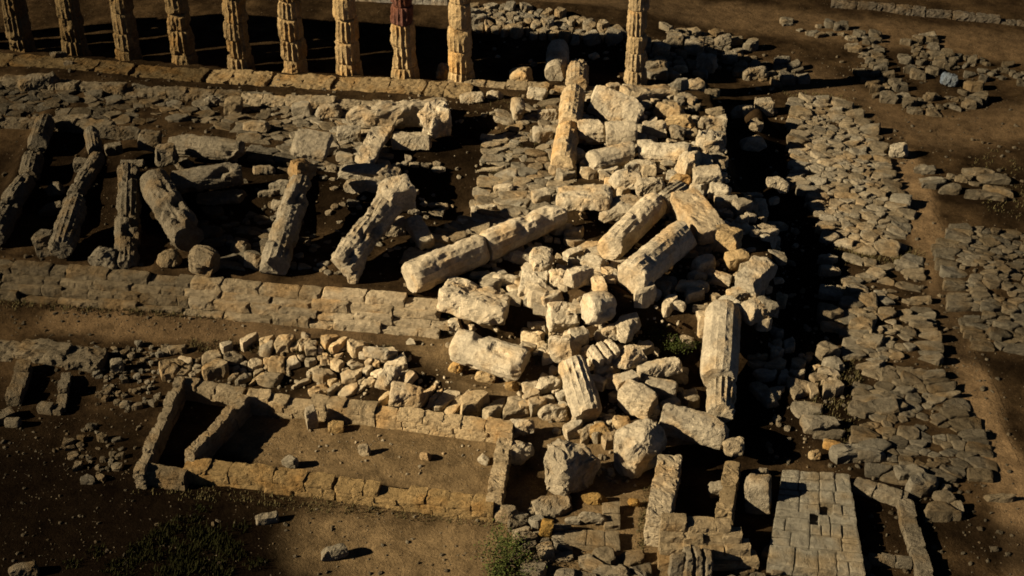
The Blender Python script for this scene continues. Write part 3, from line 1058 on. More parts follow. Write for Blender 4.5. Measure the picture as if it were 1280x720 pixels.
S(711, 584, 62, 76, 'great rounded boulder at the house corner side, pitted', 'boulder', dims=(2.5, 2.1, 2.5), rough=0.12, p=2.7, chops=5, rot=(R_(-6), R_(-4), R_(40)))
S(648, 534, 38, 26, 'cleft white stone on the end of the house wall', 'rock', up=0.3)
S(646, 565, 38, 36, 'round pitted stone beside the house end wall', 'boulder')
S(630, 642, 32, 26, 'chipped pale stone off the lower house corner', 'rock', warm=0.3)
S(690, 633, 48, 26, 'flat pale slab in front of the great rounded boulder', 'slab', flat=0.5)
S(743, 624, 36, 18, 'bright ochre stone on the low step', 'rock', warm=1.1)
S(708, 622, 14, 12, 'egg-sized looking pale stone at the foot of the great rounded boulder', 'boulder')
S(741, 647, 38, 17, 'oval white stone lying on the low step', 'boulder', up=0.25)
S(717, 650, 22, 12, 'narrow stone left of the oval white stone', 'rock', up=0.1)
S(683, 661, 15, 34, 'upright ochre yellow stone at the head of the bottom wall stub', 'block', warm=1.2, flat=1.3)
S(682, 690, 20, 28, 'pale stone in the middle of the bottom wall stub', 'block', warm=0.3)
S(667, 712, 32, 22, 'hollow white block at the bottom edge beside the dark bush', 'block')
S(792, 629, 14, 14, 'little yellow stone alone on the bare earth by the square ruin', 'rock', warm=1.1)
S(765, 716, 50, 20, 'flat stones edge cut off by the bottom of the photo', 'slab')
D((904, 388), (898, 474), 44, 'large pale drum pointing at us over the platform edge', depth=0.04, rough=0.03, bite=0.15, ha=1.0, hb=1.4)
D((903, 478), (901, 518), 35, 'fluted drum directly below the large pale drum', depth=0.14, ha=1.0, hb=1.0)
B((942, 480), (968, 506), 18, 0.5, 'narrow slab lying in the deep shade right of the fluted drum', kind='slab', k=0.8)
S(918, 558, 26, 30, 'stone knob on top of the right wall of the square ruin', 'boulder', up=0.9, warm=0.2)
S(948, 617, 30, 52, 'tall standing block between square ruin and raised paving', 'block', flat=1.2)
S(950, 590, 22, 16, 'small grey stone behind the tall standing block', 'rock')
S(846, 706, 18, 34, 'narrow upright block at the bottom edge left of the ribbed block', 'block', flat=1.3, up=0.2)
S(872, 703, 34, 38, 'three-ribbed frieze block leaning on the ruin front', 'block', grooves=3, dims=(1.3, 0.9, 1.2), rot=(R_(-14), 0, R_(4)), cell=0.06, up=0.2)
S(895, 612, 18, 22, 'grey cube in the mouth of the dark pit', 'block', up=0.4)

S(722, 420, 26, 24, 'sharp cornered block between the moulded capital and the wedge', 'block', up=0.5, yaw=30)
S(745, 478, 26, 20, 'squared block just right of the sliding drum top', 'block', up=0.3, yaw=-25)
S(806, 436, 24, 20, 'sharp grey block right of the three-cornered stone', 'block', up=0.3, yaw=40)
S(782, 476, 30, 22, 'tilted squared block above the box-shaped block', 'block', up=0.5, yaw=20, tilt=22)
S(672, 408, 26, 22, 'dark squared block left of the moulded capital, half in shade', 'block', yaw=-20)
S(690, 372, 28, 18, 'flat broken slab above the moulded capital', 'slab', up=0.2, yaw=20)
S(812, 510, 26, 18, 'flat chip right of the box-shaped block', 'slab', up=0.3)
S(838, 508, 24, 22, 'squared stone above the long pale block', 'block', up=0.2, yaw=25)
S(720, 540, 26, 16, 'low chipped stone below the sliding drum', 'slab', warm=0.3)
S(660, 508, 26, 18, 'squared stone on the earth between barrel-like drum and house end', 'block', yaw=15, warm=0.3)
S(742, 330, 30, 24, 'sharp block between the tilted slab and the left leaning drum', 'block', up=0.1, yaw=-30)
S(716, 318, 26, 18, 'broken slab behind the tilted slab in the centre', 'slab', yaw=30)
S(650, 322, 28, 18, 'flat block under the upper half of the long fallen column', 'slab', yaw=-15)
S(838, 262, 22, 20, 'squared stone under the oblong block top', 'block', yaw=-35)
S(880, 330, 28, 24, 'sharp edged block right of the largest leaning drum', 'block', yaw=30, up=0.1)
S(902, 348, 24, 20, 'small squared block below the ochre block', 'block', yaw=-20)
S(802, 208, 34, 18, 'flat slab below the lower level drums', 'slab')
S(760, 214, 26, 16, 'low block under the left drum of the lower level', 'block')

# ------------------------------------------------------------------ upper centre
D((761, 313), (820, 254), 33, 'drum left of the pair leaning side by side', depth=0.05, ha=0.9, hb=1.2, taper=1.05, rough=0.05)
D((789, 348), (856, 293), 41, 'drum right of the pair leaning side by side, largest', depth=0.045, ha=0.95, hb=1.1, rough=0.05)
B((853, 246), (891, 296), 37, 1.1, 'clean oblong block sloping down beside the leaning pair', ha=1.4, hb=1.1, warm=0.3)
S(730, 248, 58, 44, 'broad slab where the long fallen column ends', 'slab', up=0.9, dims=(3.2, 2.3, 0.8), chops=3, yaw=-8)
S(778, 260, 52, 34, 'darker cracked slab joined to the broad slab', 'slab', up=0.7, dims=(2.6, 1.9, 0.7), chops=3, yaw=-8, k=0.75)
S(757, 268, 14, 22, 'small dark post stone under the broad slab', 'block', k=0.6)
D((826, 256), (853, 237), 26, 'short ridged drum touching the oblong block', depth=0.14, k=0.8, ha=1.2, hb=1.2)
S(782, 224, 40, 28, 'double-humped stone above the left leaning drum', 'rock', up=0.4)
S(812, 232, 36, 24, 'low layered stone above the left leaning drum', 'slab', up=0.4)
S(908, 300, 36, 38, 'ochre cube with a black side near the platform end', 'block', warm=0.7, yaw=-30, flat=1.1)
S(921, 325, 28, 28, 'ochre block tucked under the ochre cube', 'block', warm=0.7)
B((932, 360), (958, 328), 31, 1.0, 'stocky block slanting up at the platform end', ha=0.7, hb=0.9)
B((918, 283), (964, 300), 30, 1.0, 'broad weathered block behind the ochre cube', kind='rock')
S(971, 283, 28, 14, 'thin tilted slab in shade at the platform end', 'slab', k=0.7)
S(898, 239, 28, 24, 'upper stone of the stacked pair above the oblong block', 'rock', up=0.3)
S(908, 254, 30, 24, 'lower stone of the stacked pair above the oblong block', 'block')
S(884, 222, 34, 32, 'stone with a grey side between the stacked pair and the level drums', 'block', up=0.3)
S(860, 204, 36, 32, 'jutting stone at the end of the lower level drums', 'rock', up=0.3)
S(850, 224, 30, 16, 'reddish stone below the jutting stone', 'rock', warm=0.7)
D((796, 188), (862, 192), 28, 'right drum of the lower level pair below the lone column', depth=0.04)
D((737, 204), (794, 190), 29, 'left drum of the lower level pair below the lone column', depth=0.04)
D((722, 165), (756, 165), 31, 'left drum of the upper level row below the tilted slab', depth=0.06, warm=0.1)
D((757, 167), (797, 166), 31, 'right drum of the upper level row below the tilted slab', depth=0.05)
S(818, 162, 30, 26, 'block ending the upper level row of drums', 'block')
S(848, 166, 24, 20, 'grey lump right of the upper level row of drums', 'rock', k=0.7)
S(852, 150, 42, 20, 'yellowish crumbling stone below the long base block', 'rock', warm=0.7)
S(890, 178, 38, 38, 'star-shaped broken block near the black shade', 'rock', rough=0.13)
S(885, 152, 22, 18, 'small stone above the star-shaped block', 'rock')
S(770, 134, 72, 36, 'large tilted slab with pitted face below the lone column', 'slab', dims=(3.7, 2.3, 0.5), rot=(R_(30), R_(8), R_(-22)), up=0.75, chops=4)
B((780, 119), (872, 120), 27, 1.0, 'long base block under the lone column', kind='block', warm=0.3, k=1.15, ha=0.6, hb=0.6)
S(838, 137, 44, 24, 'crumbled block under the long base block', 'rock', warm=0.5)
S(868, 108, 26, 24, 'stone with notch on the end of the long base block', 'rock', up=0.6)
S(876, 124, 24, 22, 'cube at the right end of the long base block', 'block', up=0.2)
S(766, 110, 18, 16, 'small cube at the left end of the long base block', 'block')
D((721, 106), (722, 84), 27, 'uppermost short drum of the broken column pointing away', warm=0.3, chop=0)
D((711, 158), (717, 116), 29, 'middle fluted drum of the broken column pointing away', depth=0.10, warm=0.4, chop=0, ha=0.9, hb=0.9)
D((703, 206), (711, 161), 30, 'lower drum of the broken column pointing away, ochre foot', depth=0.04, warm=0.4, chop=0)
S(700, 214, 30, 18, 'round base disc under the broken column pointing away', 'boulder', k=0.8)
S(650, 97, 32, 32, 'ochre block near the right end of the standing row', 'rock', warm=0.5)
D((695, 94), (698, 60), 28, 'stout drum lying in the dark strip behind the broken column', depth=0.03)
D((641, 137), (654, 136), 30, 'drum with black end left of the broken column', k=0.9)
S(672, 117, 26, 18, 'flat pale slab between ochre block and broken column', 'slab')
S(684, 144, 24, 18, 'split stones left of the broken column', 'slab')
S(678, 168, 24, 24, 'dull block left of the middle fluted drum', 'block', k=0.7)
S(676, 246, 22, 22, 'grey square block left of the broad slab', 'block', k=0.8)
B((738, 72), (748, 68), 10, 0.3, 'small white flake in the dark strip by the lone column', kind='slab')
S(804, 56, 20, 22, 'grey stone right behind the lone column shaft', 'block', k=0.7)
S(826, 62, 24, 24, 'rounded pale stone upper right of the lone column', 'boulder')
S(818, 84, 30, 26, 'dark lumpy stone beside the lone column shaft', 'rock', k=0.75)
S(844, 50, 20, 20, 'grey cube in the bank right of the lone column', 'block', k=0.65)
S(868, 58, 24, 24, 'square pale stone in the bank right of the lone column', 'block')
S(884, 80, 26, 32, 'double stone at the edge of the lone column shadow', 'rock')
S(850, 86, 20, 12, 'flat flake between the lone column and the double stone', 'slab')
S(905, 52, 26, 20, 'dull stone at the top of the right bank', 'rock', k=0.8)
S(912, 72, 20, 18, 'dull cube lower on the right bank', 'block', k=0.8)
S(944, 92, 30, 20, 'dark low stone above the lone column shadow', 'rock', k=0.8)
S(928, 139, 30, 22, 'stone left of the trio in the black shade', 'rock', warm=0.2)
S(955, 134, 24, 26, 'tall stone of the trio in the black shade', 'block')
S(945, 156, 18, 18, 'small stone of the trio in the black shade', 'rock', warm=0.3)
S(943, 179, 34, 22, 'pale stone standing out of the black shade', 'rock')
S(971, 231, 28, 26, 'pointed upright stone in the dark beyond the platform end', 'rock', up=0.4)
S(950, 260, 20, 28, 'white stone below the pointed upright stone', 'rock', up=0.3)
S(967, 251, 14, 12, 'little stone beside the pointed upright stone', 'rock', up=0.2)
S(845, 381, 26, 14, 'thin broken tile-like stone on the floor slabs', 'slab', up=0.2)
S(872, 345, 26, 20, 'greyish rounded stone below the largest leaning drum', 'boulder')
S(864, 358, 44, 18, 'low pale rock above the floor slabs', 'slab', up=0.1)
S(946, 388, 36, 34, 'pale lichened block beside the top of the large pale drum', 'rock')
S(922, 368, 28, 20, 'thin stepped slabs above the large pale drum', 'slab')
S(725, 345, 36, 28, 'tilted slab right of the waisted stone', 'slab', up=0.4, yaw=35)
S(697, 352, 24, 34, 'ragged upright stone between waisted stone and tilted slab', 'rock')
S(632, 350, 32, 16, 'low dark stone above the tipped squarish block', 'slab')

# ------------------------------------------------------------------ right field and loose stones
S(1123, 188, 26, 24, 'lone pale boulder on bare earth at the head of the trail', 'boulder', k=1.6)
S(1187, 99, 22, 22, 'bluish grey rounded boulder in the upper right', 'boulder', name='blue_grey_boulder', cat='boulder').color = (0.10, 0.12, 0.14, 1)
S(1040, 557, 22, 15, 'bright ochre stone above the raised paving', 'block', warm=0.9, k=1.6)
S(1018, 569, 16, 16, 'round tan stone above the raised paving', 'boulder', warm=0.5, k=1.4)
S(1189, 639, 34, 20, 'flat square slab alone on the dark earth', 'slab', flat=0.6, k=1.2)
S(415, 691, 46, 22, 'split pale stone alone on the earth in front of the house', 'rock', k=1.25)
S(334, 648, 30, 16, 'broken flat stone on the earth below the house', 'slab', k=1.1)
S(455, 562, 14, 18, 'first little upright stone inside the long room', 'rock', flat=1.2, warm=0.3)
S(532, 570, 14, 14, 'second little stone inside the long room, near its middle', 'rock', warm=0.3)
S(389, 522, 14, 34, 'thin upright slab against the inner house wall', 'block', flat=1.3, yaw=20)
S(420, 534, 20, 18, 'ochre stone beside the thin upright slab', 'block', warm=0.9)
S(440, 518, 24, 18, 'square stone on the inner wall foot', 'block', warm=0.6)
S(362, 577, 20, 20, 'pointed stone at the near edge of the dark room', 'rock')
S(604, 574, 16, 16, 'pale stone at the far end of the long room', 'rock')
S(508, 494, 40, 34, 'large pale square block on top of the house rubble', 'block', up=0.3, warm=0.2, k=1.1)
B((477, 484), (494, 456), 20, 0.6, 'long pale stone upright in the house rubble', kind='rock', ha=0.7, hb=0.9)
B((506, 480), (518, 466), 10, 0.5, 'narrow brown stone behind the large square block', ha=0.5, hb=0.6)
S(470, 441, 34, 16, 'flat stone crowning the house rubble ridge', 'slab', up=0.3)
S(382, 421, 14, 16, 'small standing stone at the back of the house rubble', 'boulder')
S(221, 437, 24, 14, 'single pale stone left of the house rubble', 'slab')
S(514, 427, 14, 10, 'single white pebble-like stone on the earth track', 'rock')
S(146, 457, 16, 20, 'squarish stone on the earth beside the sunken ruin', 'block')
S(158, 506, 16, 14, 'roundish stone at the lower edge of the pebble patch', 'boulder')
S(16, 528, 20, 14, 'pale squared stone below the sunken ruin', 'block')
S(30, 712, 40, 20, 'dim flat stone in the bottom corner', 'slab')


# ================================================================== rubble fields (packed broken stones)
STONES = []                                                          # (projected size, zone, verts, faces, location, colour)


def in_poly(x, y, poly):
    return bool(poly_sdf(np.array([[x, y]]), np.array(poly, float))[0] > 0)


def clip(poly, n, d):
    """the part of a polygon with n.x <= d"""
    out = []
    for i in range(len(poly)):
        a, b = poly[i], poly[(i + 1) % len(poly)]
        da, db = n[0] * a[0] + n[1] * a[1] - d, n[0] * b[0] + n[1] * b[1] - d
        if da <= 0:
            out.append(a)
        if da * db < 0:
            t = da / (da - db)
            out.append((a[0] + (b[0] - a[0]) * t, a[1] + (b[1] - a[1]) * t))
    return out


def rubble_field(zone, poly, size, density=0.9, stretch=1.5, ang=0.0, hk=0.45, seed=1, warm=0.0, k=1.0, gap=0.9, vary=0.5):
    rs = np.random.RandomState(seed)
    wpts = np.array([HIT(x, y)[:2] for x, y in poly])
    ca, sa = math.cos(R_(ang)), math.sin(R_(ang))

    def to(p):
        p = np.asarray(p)
        return np.stack([(p[..., 0] * ca + p[..., 1] * sa) / stretch, -p[..., 0] * sa + p[..., 1] * ca], -1)

    def fro(q):
        x, y = q[..., 0] * stretch, q[..., 1]
        return np.stack([x * ca - y * sa, x * sa + y * ca], -1)
    T = to(wpts)
    lo, hi = T.min(0), T.max(0)
    pts, rad = [], []
    tries = int((hi - lo).prod() / size ** 2 * 30)
    cand = rs.uniform(lo, hi, (tries, 2))
    ok = poly_sdf(cand, T) > -0.1
    for c in cand[ok]:
        r = size * rs.uniform(1 - vary, 1 + vary) * 0.62
        if all((c[0] - p[0]) ** 2 + (c[1] - p[1]) ** 2 > ((r + q) * 0.72) ** 2 for p, q in zip(pts, rad)):
            pts.append(c)
            rad.append(r)
    pts = np.array(pts)
    for i, c in enumerate(pts):
        if rs.rand() > density:
            continue
        m = size * 1.25
        cell = [(c[0] - m, c[1] - m), (c[0] + m, c[1] - m), (c[0] + m, c[1] + m), (c[0] - m, c[1] + m)]
        cs, sn = math.cos(i), math.sin(i)
        d2 = ((pts - c) ** 2).sum(1)
        for j in np.argsort(d2)[1:14]:
            n = pts[j] - c
            L2 = n @ n
            f = rad[i] / (rad[i] + rad[j])
            cell = clip(cell, n, n @ c + L2 * f)
            if len(cell) < 3:
                break
        if len(cell) < 3:
            continue
        # knock off a corner or two
        for q in range(2):
            a = rs.uniform(0, 6.28)
            n = np.array([math.cos(a), math.sin(a)])
            mx = max(n[0] * p[0] + n[1] * p[1] for p in cell)
            cc = n @ c
            cell = clip(cell, n, cc + (mx - cc) * rs.uniform(0.7, 1.0))
        P = fro(np.array(cell))
        ctr = P.mean(0)
        # resample the outline
        e = np.r_[0, np.cumsum(np.linalg.norm(np.roll(P, -1, 0) - P, axis=1))]
        n = 18
        t = np.linspace(0, e[-1], n, endpoint=False)
        Pc = np.r_[P, P[:1]]
        ring = np.stack([np.interp(t, e, Pc[:, 0]), np.interp(t, e, Pc[:, 1])], 1) - ctr
        ring = ring * gap * (rs.uniform(0.88, 1.0) if gap < 0.96 else rs.uniform(0.97, 1.01))
        ring = 0.92 * ring + 0.04 * (np.roll(ring, 1, 0) + np.roll(ring, -1, 0))
        area = abs(sum(ring[a, 0] * ring[a - 1, 1] - ring[a - 1, 0] * ring[a, 1] for a in range(n))) / 2
        if area < 0.01:
            continue
        s = math.sqrt(area)
        h = s * hk * rs.uniform(0.5, 1.5)
        sx, sy = rs.uniform(-0.22, 0.22, 2)
        V = []
        for zf, rf in ((-0.35, 0.98), (0.4, 1.0), (0.86, 0.97), (1.0, 0.86), (1.02, 0.55), (1.02, 0.25)):
            rr = ring * rf
            V.append(np.c_[rr, zf * h + (rr @ np.array([sx, sy]) if zf > 0 else 0) * np.ones(n)])
        V.append(np.array([[0, 0, 1.02 * h]]))
        V = np.concatenate(V)
        F_ = []
        for q in range(5):
            for j in range(n):
                F_.append((q * n + j, q * n + (j + 1) % n, (q + 1) * n + (j + 1) % n, (q + 1) * n + j))
        for j in range(n):
            F_.append((5 * n + j, 5 * n + (j + 1) % n, 6 * n))
        sd = int(rs.randint(1e6))
        V = V + s * (0.13 if gap < 0.96 else 0.085) * noise3(V * (2.2 / s), sd, 3)
        loc = np.array([ctr[0], ctr[1], hz(ctr[0], ctr[1])])
        pxy = to_px(loc)
        STONES.append([area * scale_at(loc) ** 2, zone, V, F_, loc, tint(*pxy, warm + rs.uniform(-0.2, 0.35), k * rs.uniform(0.72, 1.15))])


def to_px(p):
    d = np.asarray(p) - CAM
    z = d @ FW
    return (640 + F * d[0] / z, 360 - F * (d @ UP) / z)


ZONES = {
    'north_bank': ('pale stone packed in the bank of rubble behind the lone column', 'stones of the bank behind the lone column'),
    'east_heap': ('grey stone packed in the upper rubble bank between black shade and trail', 'stones of the upper rubble bank'),
    'east_middle': ('grey broken stone in the scattered field left of the trail', 'stones of the field left of the trail'),
    'east_far': ('dim grey stone packed in the rubble bank right of the trail', 'stones of the bank right of the trail'),
    'ring': ('dim stone of the crooked ring of ruined walls in the upper right', 'stones of the ruined ring'),
    'house_heap': ('pale stone of the rubble heap behind the house', 'stones of the heap behind the house'),
    'centre': ('small broken stone between the drums of the central heap', 'small stones of the central heap'),
    'platform_end': ('broken stone among the blocks at the platform end', 'small stones of the platform end'),
    'shade_edge': ('small pale stone at the lower edge of the black shade', 'stones at the lower edge of the shade'),
    'cella': ('dull flat stone of the broken temple floor', 'stones of the temple floor'),
    'pebbles': ('small pale stone scattered on the dark earth at lower left', 'stones scattered at lower left'),
    'bottom': ('stone of the loose edging near the bottom of the photo', 'stones near the bottom'),
}

rubble_field('north_bank', [(590, 14), (640, 12), (700, 24), (770, 40), (772, 52), (700, 48), (600, 34)], 0.72, 0.95, 1.0, 30, 0.5, 11, k=0.7)
rubble_field('north_bank', [(800, 44), (880, 40), (960, 70), (1000, 100), (960, 104), (900, 95), (820, 95)], 0.65, 0.6, 1.2, 0, 0.5, 12, k=0.65)
rubble_field('east_heap', [(1000, 128), (1045, 130), (1085, 170), (1100, 220), (1124, 262), (1120, 300), (1096, 316), (1046, 300), (1034, 268), (1004, 228)], 0.50, 0.97, 1.5, -20, 0.30, 13, k=0.85, gap=0.985)
rubble_field('east_middle', [(1070, 330), (1130, 326), (1140, 385), (1156, 440), (1142, 470), (1090, 470), (1060, 400), (1075, 360)], 0.52, 0.72, 1.6, -12, 0.28, 14, k=0.78, gap=0.98)
rubble_field('east_middle', [(1090, 470), (1160, 470), (1200, 530), (1222, 590), (1110, 596), (1080, 540)], 0.54, 0.82, 1.5, -10, 0.22, 15, k=0.75, gap=0.98)
rubble_field('east_middle', [(1010, 485), (1085, 480), (1090, 560), (1060, 570), (1020, 520)], 0.75, 0.42, 1.7, 5, 0.33, 16, k=0.8)
rubble_field('east_middle', [(1030, 320), (1075, 320), (1068, 390), (1080, 440), (1045, 430)], 0.7, 0.4, 1.3, -10, 0.45, 26, k=0.85)
rubble_field('east_far', [(1184, 318), (1208, 292), (1285, 294), (1290, 360), (1290, 440), (1240, 432), (1214, 400), (1200, 360)], 0.50, 0.92, 1.7, -14, 0.3, 17, k=0.7, gap=0.98)
rubble_field('east_far', [(1165, 218), (1240, 222), (1250, 245), (1180, 236)], 0.6, 0.6, 2.0, -10, 0.3, 18, k=0.9)
for i, (pl, dn) in enumerate([([(1066, 46), (1090, 48), (1100, 90), (1130, 118), (1112, 128), (1082, 100), (1070, 70)], 0.95),
                              ([(1130, 60), (1156, 48), (1172, 84), (1150, 96), (1132, 80)], 0.85),
                              ([(1136, 122), (1200, 118), (1218, 112), (1222, 128), (1160, 142), (1140, 138)], 0.9),
                              ([(1186, 72), (1240, 80), (1286, 92), (1286, 104), (1240, 102), (1190, 84)], 0.7),
                              ([(985, 28), (1040, 34), (1066, 48), (1040, 48), (990, 38)], 0.6)]):
    rubble_field('ring', pl, 0.5, dn * 0.72, 1.3, -10, 0.45, 30 + i, k=0.7)
rubble_field('house_heap', [(212, 470), (240, 450), (300, 440), (400, 437), (472, 446), (494, 468), (530, 496), (580, 509), (632, 516), (640, 518), (520, 498), (440, 486), (330, 470), (240, 464)], 0.56, 0.95, 1.35, 18, 0.5, 19, k=1.2, gap=0.955, vary=0.72, warm=0.15)
rubble_field('centre', [(668, 400), (672, 395), (690, 410), (760, 370), (850, 400), (850, 500), (820, 560), (740, 545), (690, 520), (665, 490), (662, 470)], 0.62, 0.5, 1.2, 20, 0.6, 20, k=1.0)
rubble_field('centre', [(600, 330), (700, 290), (760, 330), (830, 360), (780, 380), (690, 380), (620, 365)], 0.6, 0.62, 1.3, -20, 0.5, 21, k=0.85)
rubble_field('platform_end', [(700, 215), (850, 200), (930, 250), (962, 310), (964, 400), (880, 400), (860, 300), (780, 260)], 0.62, 0.5, 1.3, 0, 0.6, 22, k=0.9)
rubble_field('platform_end', [(720, 120), (880, 130), (896, 215), (850, 215), (720, 200)], 0.6, 0.45, 1.3, 0, 0.6, 23, k=0.85)
rubble_field('shade_edge', [(955, 425), (1025, 425), (1032, 490), (985, 500), (960, 470)], 0.62, 0.7, 1.2, 20, 0.6, 24, k=1.1)
rubble_field('cella', [(622, 160), (690, 130), (700, 250), (640, 262), (560, 300), (610, 270), (622, 210)], 0.6, 0.9, 1.4, -8, 0.16, 25, k=0.5, gap=0.98)
rubble_field('cella', [(0, 108), (300, 122), (460, 140), (420, 165), (340, 200), (310, 160), (0, 138)], 0.62, 0.8, 1.6, -8, 0.14, 27, k=0.65, gap=0.98)
rubble_field('cella', [(380, 200), (560, 200), (500, 330), (440, 350), (300, 340), (320, 250)], 0.5, 0.2, 1.3, -8, 0.3, 28, k=0.6)
rubble_field('cella', [(395, 140), (450, 138), (470, 200), (420, 215), (392, 200)], 0.6, 0.9, 1.5, -8, 0.16, 44, k=0.7, gap=0.98)
rubble_field('cella', [(616, 200), (640, 262), (600, 300), (545, 330), (520, 325), (560, 296), (606, 280)], 0.6, 0.9, 1.5, -8, 0.16, 45, k=0.6, gap=0.98)
rubble_field('cella', [(250, 270), (330, 262), (330, 320), (290, 330)], 0.55, 0.5, 1.4, -8, 0.25, 46, k=0.6, gap=0.98)
rubble_field('pebbles', [(120, 440), (200, 430), (205, 470), (185, 510), (130, 495)], 0.27, 0.45, 1.1, 0, 0.6, 29, k=0.8)
rubble_field('pebbles', [(85, 535), (135, 540), (150, 590), (110, 600)], 0.30, 0.4, 1.2, 0, 0.6, 35, k=0.8)
rubble_field('bottom', [(645, 640), (690, 650), (700, 720), (650, 722), (670, 690)], 0.55, 0.6, 1.2, 0, 0.5, 36, k=0.9)
rubble_field('bottom', [(735, 706), (790, 706), (800, 728), (735, 728)], 0.6, 0.85, 1.2, 0, 0.5, 37, k=0.9)
rubble_field('bottom', [(900, 690), (975, 690), (1060, 712), (1080, 730), (900, 730)], 0.6, 0.7, 1.4, 0, 0.4, 38, k=0.9)
rubble_field('bottom', [(1140, 590), (1240, 600), (1240, 640), (1165, 640)], 0.6, 0.3, 1.6, 0, 0.4, 39, k=0.9)

STONES.sort(key=lambda s: -s[0])
for s in STONES[:290]:
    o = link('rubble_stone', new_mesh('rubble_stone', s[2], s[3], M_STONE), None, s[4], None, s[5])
    tag(o, ZONES[s[1]][0], 'stone', ZONES[s[1]][1])

# ------------------------------------------------------------------ everything smaller is one mass of rubble
LIB = [rock_verts(7000 + i, (1, 0.8, 0.6), p=3.5, chops=6, chop_lo=0.6, rough=0.1, cell=0.26, nmax=4) for i in range(10)]
RV, RF, RC = [], [], []
rn = 0


def add_rubble(v, f, col):
    global rn
    RV.append(v)
    fa = np.array([tuple(q) + (q[-1],) * (4 - len(q)) for q in f]) + rn
    RF.extend([tuple(dict.fromkeys(q)) for q in fa.tolist()])
    RC.append(np.tile(np.array(col), (len(v), 1)))
    rn += len(v)


for s in STONES[290:]:
    add_rubble(s[2] + s[4], s[3], s[5])


def scatter(poly, count, lo, hi, seed, k=0.8, warm=0.1):
    rs = np.random.RandomState(seed)
    poly = np.array(poly, float)
    a, b = poly.min(0), poly.max(0)
    pts = rs.uniform(a, b, (count * 4, 2))
    pts = pts[poly_sdf(pts, poly) > 0][:count]
    # clustered: keep more where a noise field is high
    keep = fbm(np.c_[pts * 0.02, np.zeros(len(pts))], seed, 2) > rs.uniform(-0.9, 0.5, len(pts))
    for x, y in pts[keep]:
        p = HIT(x, y)
        d = lo * (hi / lo) ** (rs.rand() ** 1.8)
        v, f = LIB[rs.randint(len(LIB))]
        v = v * d * rs.uniform(0.7, 1.2, 3)
        t = rs.uniform(0, 6.28)
        v = np.c_[v[:, 0] * math.cos(t) - v[:, 1] * math.sin(t), v[:, 0] * math.sin(t) + v[:, 1] * math.cos(t), v[:, 2] + 0.12 * d] + p
        add_rubble(v, f, tint(x, y, warm, k * rs.uniform(0.6, 1.1)))


FLOOR = [(0, 110), (560, 130), (700, 110), (930, 130), (960, 390), (800, 395), (540, 360), (0, 325)]
scatter(FLOOR, 900, 0.10, 0.5, 61, 0.6)
scatter([(20, 82), (600, 112), (640, 150), (300, 170), (0, 150)], 500, 0.12, 0.55, 62, 0.6)
scatter([(560, 390), (850, 400), (860, 560), (780, 620), (640, 520), (560, 460)], 420, 0.10, 0.55, 63, 0.85)
scatter([(960, 400), (1050, 330), (1240, 330), (1280, 720), (1090, 720), (1080, 590), (960, 580)], 900, 0.08, 0.4, 64, 0.7)
scatter([(1000, 120), (1120, 180), (1160, 310), (1040, 330), (1000, 240)], 250, 0.1, 0.4, 65, 0.75)
scatter([(0, 400), (560, 430), (500, 470), (220, 440), (160, 600), (0, 600)], 420, 0.05, 0.28, 66, 0.7)
scatter([(0, 520), (160, 560), (170, 620), (620, 650), (660, 720), (0, 720)], 420, 0.05, 0.25, 67, 0.7)
scatter([(200, 480), (290, 425), (500, 435), (650, 520), (560, 525), (330, 490)], 330, 0.1, 0.4, 68, 0.9)
scatter([(320, 520), (610, 560), (600, 605), (330, 575)], 130, 0.05, 0.22, 69, 0.9)
scatter([(590, 5), (1000, 60), (1060, 60), (1280, 110), (1280, 330), (1180, 300), (1060, 130), (900, 60), (780, 60)], 600, 0.06, 0.35, 70, 0.6)
scatter([(590, 30), (940, 60), (1000, 160), (1040, 420), (980, 560), (940, 500), (960, 200), (900, 120), (600, 100)], 420, 0.12, 0.6, 71, 0.7)
scatter([(640, 640), (960, 690), (960, 720), (640, 720)], 120, 0.06, 0.3, 72, 0.8)
scatter([(0, 400), (560, 430), (700, 560), (800, 640), (800, 720), (0, 720)], 1300, 0.03, 0.13, 74, 0.7)
scatter([(960, 60), (1280, 100), (1280, 720), (1090, 720), (1000, 500)], 1100, 0.03, 0.14, 75, 0.8)
scatter([(680, 380), (860, 400), (850, 540), (700, 530)], 500, 0.06, 0.3, 76, 0.95)
scatter([(700, 120), (900, 120), (950, 390), (700, 360)], 700, 0.06, 0.35, 77, 0.9)
scatter([(0, 385), (560, 405), (560, 420), (0, 405)], 200, 0.06, 0.25, 73, 0.7)
me = bpy.data.meshes.new('rubble')
RV = np.concatenate(RV)
me.from_pydata(RV.tolist(), [], RF)
ca = me.color_attributes.new('tint', 'FLOAT_COLOR', 'POINT')
ca.data.foreach_set('color', np.concatenate(RC).astype(np.float32).ravel())
me.materials.append(M_RUBBLE)
me.update()
tag(link('rubble', me), kind='stuff')


# ================================================================== vegetation
def leaf_cloud(seed, n, rx, ry, rz, ls):
    rs = np.random.RandomState(seed)
    V, F_ = [], []
    clumps = rs.normal(size=(14, 3)) * np.array([rx, ry, rz]) * 0.5
    clumps[:, 2] = np.abs(clumps[:, 2])
    for i in range(n):
        c = clumps[rs.randint(len(clumps))]
        p = c + rs.normal(size=3) * np.array([rx, ry, rz]) * 0.24
        if p[2] < 0.02:
            p[2] = abs(p[2])
        d = rs.normal(size=3)
        d /= np.linalg.norm(d)
        e = np.cross(d, rs.normal(size=3))
        e /= np.linalg.norm(e)
        l, w = ls * rs.uniform(0.6, 1.3), ls * 0.45
        b = len(V)
        V += [p - d * l / 2, p + e * w / 2, p + d * l / 2, p - e * w / 2]
        F_.append((b, b + 1, b + 2, b + 3))
    return np.array(V), F_


